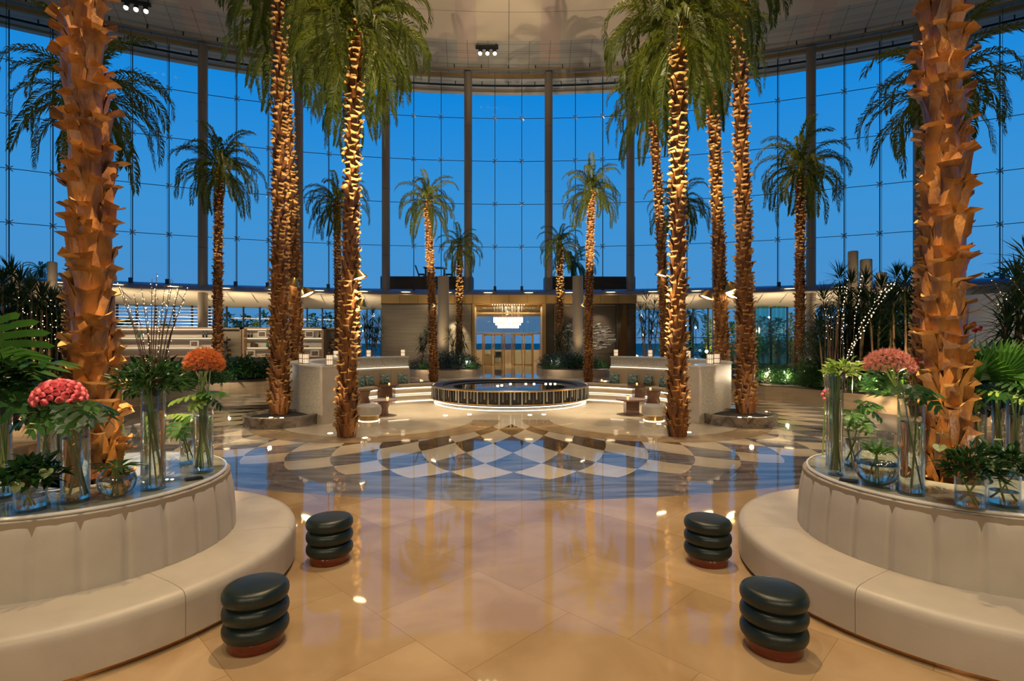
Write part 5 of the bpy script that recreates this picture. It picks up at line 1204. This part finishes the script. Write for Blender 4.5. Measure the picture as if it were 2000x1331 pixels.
for (a, b, lb) in ((426,471,'left'),(634,662,'right')):
    Y = 34.9; x0_, x1_ = D(a,665,Y).x, D(b,665,Y).x; H = CZ+25*Y/F
    t = thing('niche_panel', (x0_,Y,0), 'olive niche panel between the shelves with a dark sculpture, %s one' % lb, 'panel')
    MB().box(0,x1_-x0_,.2,.3,0,H).box(0,x1_-x0_,0,.3,H-.12,H).box(0,.1,0,.3,0,H).box(x1_-x0_-.1,x1_-x0_,0,.3,0,H).obj('panel', M['stonewall'], t, smooth=False)
    s_ = thing('sculpture', ((x0_+x1_)/2, Y-.3, .55), 'dark abstract sculpture of stacked discs in the %s niche' % lb, 'sculpture')
    MB().box(-.2,.2,-.15,.15,-.55,.35).obj('plinth', M['white'], s_, smooth=False)
    rn = random.Random(a); m = MB()
    for i in range(9): m.sphere((rn.uniform(-.22,.22), rn.uniform(-.05,.05), .45+i*.17), rn.uniform(.08,.15), 10, 6, i % 3 == 0, .6)
    m.tube([(0,0,.3),(.08,0,.9),(-.05,0,1.4),(0,0,2.0)], .025, 6); m.obj('figure', [M['black'], M['brass']], s_)
area('shelf_wash_light', (-20,31,5.2), (-20,34,1.5), 350, 14, .3, WARM2)
# ------------------------------------------------------------------ ceiling track fittings
def track(px, py, Y, rot, lb):
    p = D(px, py, Y); zc = ZT
    t = thing('ceiling_track_light', (p.x, Y, zc), lb, 'spotlight', 'ceiling track fittings', rz=rot)
    MB().box(-.95,.95,-.12,.12,-.42,-.20).box(-.8,-.74,-.03,.03,-.2,0).box(.74,.8,-.03,.03,-.2,0).obj('housing', M['black'], t, smooth=False)
    for i, dx in enumerate((-.5,.05,.6)):
        tl = .2*(i-1)
        MB().tube([(dx,0,-.42),(dx+tl*.3,-.1,-.85)], [.15,.17], 12).obj('spot_can', M['black'], t)
        MB().sphere((dx+tl*.33,-.12,-.90), .15, 10, 6).obj('glowing_lamp', M['spotglow'], t)
track(951,95,44.6,0,'black ceiling track with three spotlights near the centre')
track(265,8,38.9,.35,'black ceiling track with three spotlights at the upper left')
# ------------------------------------------------------------------ petal spotlights clamped on the trunks
pm = MB(); 
for i in range(4):
    a = i*1.25-.6; pm.add([(0,0,0),(.10*cos(a)-.05,-.12,.03+.05*i),(.24*cos(a),-.10,-.16),(.12*cos(a)+.12,-.16,-.10)], [(0,1,2),(0,2,3)])
shm = MB().lathe([(.04,.12),(.10,.06),(.19,-.08),(.17,-.08),(.09,.04),(.03,.10)], 16).lathe([(0,.12),(.04,.12)], 12).tube([(0,.02,.05),(0,.22,.12)], .02, 5)
shme = shm.mesh('lamp_shade', M['brass'], fix=False); glme = MB().lathe([(0,-.045),(.155,-.05)], 14).mesh('glowing_lamp', M['spotglow'], fix=False)
for i, (px, py, Y, rx, lb) in enumerate(((572,552,18.6,.3,'upper on the tall palm behind the left podium palm'),(598,571,18.6,-.5,'lower right on the tall palm behind the left podium palm'),(556,577,18.6,.5,'lower left on the tall palm behind the left podium palm'),
    (701,538,12.45,-.3,'right side of the left floor palm'),(706,592,22.6,.3,'low beside the left floor palm'),(1293,534,22.6,.3,'upper on the palm behind the right floor palm'),
    (1382,577,18.6,.4,'lower left on the tall palm behind the right podium palm'),(1427,560,18.6,-.4,'upper right on the tall palm behind the right podium palm'),(1432,575,18.6,.5,'lower right on the tall palm behind the right podium palm'),
    (1139,596,28.3,.4,'left side of the palm right of the fountain'),(846,597,28.3,-.4,'right side of the palm left of the fountain'))):
    p = D(px, py, Y); t = thing('trunk_spotlight', p, 'gold cone spotlight clamped %s' % lb, 'spotlight', 'trunk spotlights'); t.rotation_euler = (.0, rx, 0); t.scale = (1.5,)*3 if 14 < Y < 28 else (1.0,)*3
    link('lamp_shade', shme, t); link('glowing_lamp', glme, t)
# uplights under the crowns (unseen, in the air before the trunks, for the clamped lamps)
for px, py, Y, pw, tgt in ((688,545,12.2,1700,62),(1325,545,12.2,1700,66),(546,560,14.3,260,-58),(1450,560,14.3,260,-58),(575,560,18.4,1300,85),(1403,560,18.4,1300,100),(700,560,22.2,1600,195),(1290,560,22.2,1600,195),
                           (843,600,28.2,550,398),(1150,600,28.2,650,378),(897,640,38.4,1700,485),(1093,640,38.4,1900,480),(661,600,26.5,120,400),(1328,600,26.5,120,405),(427,600,22.6,350,335),(1562,600,21.0,350,335)):
    a = D(px, py, Y-.9); b = D(px, tgt, Y+.4); spot('unseen_crown_uplight', (a.x,a.y,a.z), (b.x,b.y,b.z), pw, 42, .7, .04, (1.0,.80,.42))
    # low uplight washing the trunk
for px, Y, pw in ((843,28.2,160),(1150,28.2,160),(427,22.4,160),(1562,20.9,220),(546,14.0,60),(1455,14.0,60),(579,18.3,120),(1408,18.3,120),(897,38,160),(1093,38,160),(661,26.4,80),(1328,26.4,80)):
    a = D(px, 665, Y-.35); spot('trunk_wash_light', (a.x,a.y,.7), (a.x,a.y+.75,5), pw*.14, 70, .8, .05, WARM)
# planter glow lights
for px, Y, pw, c in ((455,22.6,25,WARM2),(1490,21,60,WARM2),(1530,20.5,50,WARM2),(1620,18.3,60,WARM2),(1700,16.4,120,WARM),(1760,15.2,120,WARM),(60,13.5,60,WARM),(110,14.5,50,WARM),(915,33.4,60,WARM2),(1180,33.8,60,WARM2),(1085,33.4,40,WARM2),(825,33.2,40,WARM2),(1655,15.8,60,WARM2)):
    a = D(px,665,Y); point('planter_light', (a.x,a.y-.3,.95), pw, .05, c)
p = G(30, 900, 1.0)
for s in (-1,1):                                     # lamps in the marble tops
    spot('table_uplight', (s*4.5-.25*s, 4.35, 1.08), (s*4.3, 5.0, 2.4), 25, 90, .8, .03, WARM2)
    spot('table_uplight', (s*3.45, 4.75, 1.08), (s*3.9, 5.0, 2.4), 11, 90, .8, .03, WARM2)
    spot('table_uplight', (s*3.1, 5.3, 1.08), (s*3.3, 5.0, 2.4), 10, 100, .8, .03, WARM2)
# ------------------------------------------------------------------ right: curved cream wall behind the plants
m = MB().arc([(7.0,0),(7.25,0),(7.25,4.9),(7.0,4.9)], 33.5, 31, -2.6, -.2, 30)
tag(m.obj('wall_curved_right', M['white'], ang=50), kind='structure')
spot('wall_grazing_light', (25.5,22,1.6), (27.5,28,3.6), 500, 80, .9, .1, WARM2)
# ------------------------------------------------------------------ outside: trees, street lamps, roof terrace
def fartree(px, top, Y, wd, mt, lb, conic=False, seed=0):
    p = D(px, top, Y); h = p.z+.1; rn = random.Random(seed); t = thing('outdoor_tree', (p.x,Y,-.1), lb, 'tree', 'trees outside'); m = MB(); W = wd*Y/F
    n = 260
    for i in range(n):
        u = rn.random(); a = rn.uniform(0,2*PI); rr_ = (W*(1-u)*.9+.1) if conic else W*math.sqrt(max(0,1-(2*u-1)**2))
        k = rn.uniform(.5,1); c = V(cos(a)*rr_*k, sin(a)*rr_*k, h*(.04+.94*u) if conic else h*(.1+.86*u)); d = V(rn.uniform(-1,1),rn.uniform(-1,1),rn.uniform(-.3,1))
        blade(m, c, d, V(.2,.1,1), W*.35+.25, W*.14+.12)
    m.obj('foliage', mt, t, fix=False, smooth=False); MB().tube([(0,0,0),(0,0,h*.5)], [.2,.1], 6).obj('trunk', M['twig'], t)
for i, (px, top, Y, wd, mt, cn_, lb) in enumerate((
    (445,612,64,22,'fartree',0,'round tree outside seen just right of the planter palm'),(480,618,66,26,'fartree',0,'wide tree outside above the middle shelf unit'),(515,608,62,18,'fartree',0,'taller tree outside left of the podium palms'),(500,628,60,14,'cypress',0,'yellowish low tree outside above the shelves'),
    (610,612,64,16,'fartree',0,'tree outside between podium palm and floor palm, left'),(640,608,66,18,'fartree',0,'tree outside between podium palm and floor palm, right'),(250,625,60,30,'fartree',0,'dark low tree outside at the far left window'),(320,634,60,24,'fartree',0,'small dark tree outside behind the twigs'),
    (1378,615,60,10,'fartree',1,'dark cypress outside right of the palm silhouette'),(1386,622,57,8,'cypress',1,'yellow lit cypress outside'),(1490,620,66,22,'fartree',0,'tree row outside, first right of the podium palm'),(1520,622,68,22,'fartree',0,'tree row outside, second right of the podium palm'),(1545,612,60,8,'cypress',1,'yellow lit cypress outside near the right planter palm'),(1475,640,60,14,'fartree',0,'low bush outside beside the podium palm'),
    (1345,650,58,14,'fartree',0,'low dark bush outside behind the near lounge wall'),(1300,655,58,14,'fartree',0,'low bush outside left of the right floor palm'),(1430,630,62,14,'fartree',0,'bush outside between the two podium palms'),(1600,625,64,26,'fartree',0,'tree outside behind the right planter palm'),
    (1955,520,70,34,'fartree',0,'tree crown outside at the upper right edge'),(1930,530,72,20,'fartree',0,'smaller tree crown outside at the upper right'))):
    fartree(px, top, Y, wd, M[mt], lb, cn_, i)
def farpalm(px, top, Y, sc, lb):
    p = D(px, top, Y); t = thing('outdoor_palm', (p.x,Y,-.1), lb, 'palm tree', 'palms outside'); MB().tube([(0,0,0),(0,0,p.z+.1)], [.22,.16], 8).obj('trunk', M['twig'], t)
    for i in range(20): link('frond', FR[(1+i % 6, i % 2)], t, (0,0,p.z+.1), (0,0,i*2.4), sc)
farpalm(1348,617,62,.95,'silhouetted palm outside right of the right floor palm')
farpalm(1118,512,58,1.6,'dark palm crown outside behind the right roof parapet')
farpalm(80,528,50,.8,'small palm outside at the far left behind the pylons')
for i, (px, py) in enumerate(((1340,638),(1359,641),(1502,621),(1380,688),(1256,655),(1408,660))):
    p = D(px, py, 90 if py < 680 else 50); t = thing('street_lamp', (p.x,p.y,-.1), 'small bright street lamp far outside, %s from the left' % ordinal(sorted([1340,1359,1502,1380,1256,1408]).index(px)), 'street lamp', 'street lamps outside')
    MB().tube([(0,0,0),(0,0,p.z+.1)], .05, 5).obj('pole', M['cable'], t); MB().sphere((0,0,p.z+.15), .16, 8, 5).obj('glowing_head', M['streetlamp'], t)
for i, px in enumerate((1480,1489,1497,1512,1521,1530)):
    p = D(px, 595, 50); o = MB().box(-.07,.07,-.25,.25,0,p.z-.2).obj('glass_fin', M['postglass'], None, (p.x,50,0), smooth=False); tag(o, 'upright green glass fin behind the right planter, %s from the left' % ordinal(i), 'glass fin', 'green glass fins')
tag(MB().box(34,41,74,75,-.1,2.4).obj('low_outdoor_wall', M['copper'], smooth=False), 'long low reddish wall outside the right windows', 'wall')
# roof terrace furniture above the left parapet
def rp(px, py): return D(px, py, 52.6)
t = thing('terrace_table', (rp(850,537).x,52.6,8.4), 'dark long table on the roof terrace above the left parapet', 'table')
w_ = (rp(872,537).x-rp(828,537).x)/2; zt_ = rp(850,523).z-8.4
MB().box(-w_,w_,-.5,.5,zt_-.08,zt_).obj('table_top', M['black'], t, smooth=False)
for x in (-w_+.2,w_-.2): MB().box(x-.06,x+.06,-.4,.4,0,zt_-.08).obj('leg', M['black'], t, smooth=False)
for s, px in ((-1,823),(1,877)):
    x = rp(px,530).x; t = thing('terrace_chair', (x,52.6,8.4), 'dark chair with tilted back at the %s end of the terrace table' % LEFTRIGHT[s > 0], 'chair', 'terrace chairs')
    MB().box(-.3,.3,-.3,.3,.40,.50).obj('seat', M['black'], t, smooth=False)
    MB().add([(s*.25,-.3,.5),(s*.25,.3,.5),(s*.55,.3,1.35),(s*.55,-.3,1.35),(s*.33,-.3,.5),(s*.33,.3,.5),(s*.63,.3,1.35),(s*.63,-.3,1.35)],[(0,1,2,3),(4,5,6,7),(0,4,7,3),(1,5,6,2),(3,2,6,7)]).obj('backrest', M['black'], t, smooth=False)
    for a in (-.25,.25):
        for b in (-.25,.25): MB().box(a-.03,a+.03,b-.03,b+.03,0,.4).obj('leg', M['black'], t, smooth=False)
tag(MB().box(rp(815,1).x,rp(890,1).x,51,54,8.2,8.4).obj('roof_terrace_floor', M['outground'], smooth=False), kind='structure')

for x_ in (-18, -6, 6, 18): spot('overhang_fill', (x_, 51.5, 8.6), (x_, 51.5, 27), 900, 120, 1, .3, WARM2)  # added lamps without fittings, lifting the dim outer soffit

for x_, tx_ in ((-30,-30),(-22,-23),(13,16),(22,24),(29,31)): spot('outdoor_tree_fill', (x_, 53 if abs(x_) < 25 else 49, .6), (tx_, 63, 3.5), 1500, 110, 1, .2, (1,.85,.5))  # unseen lamps added to bring out the trees outside
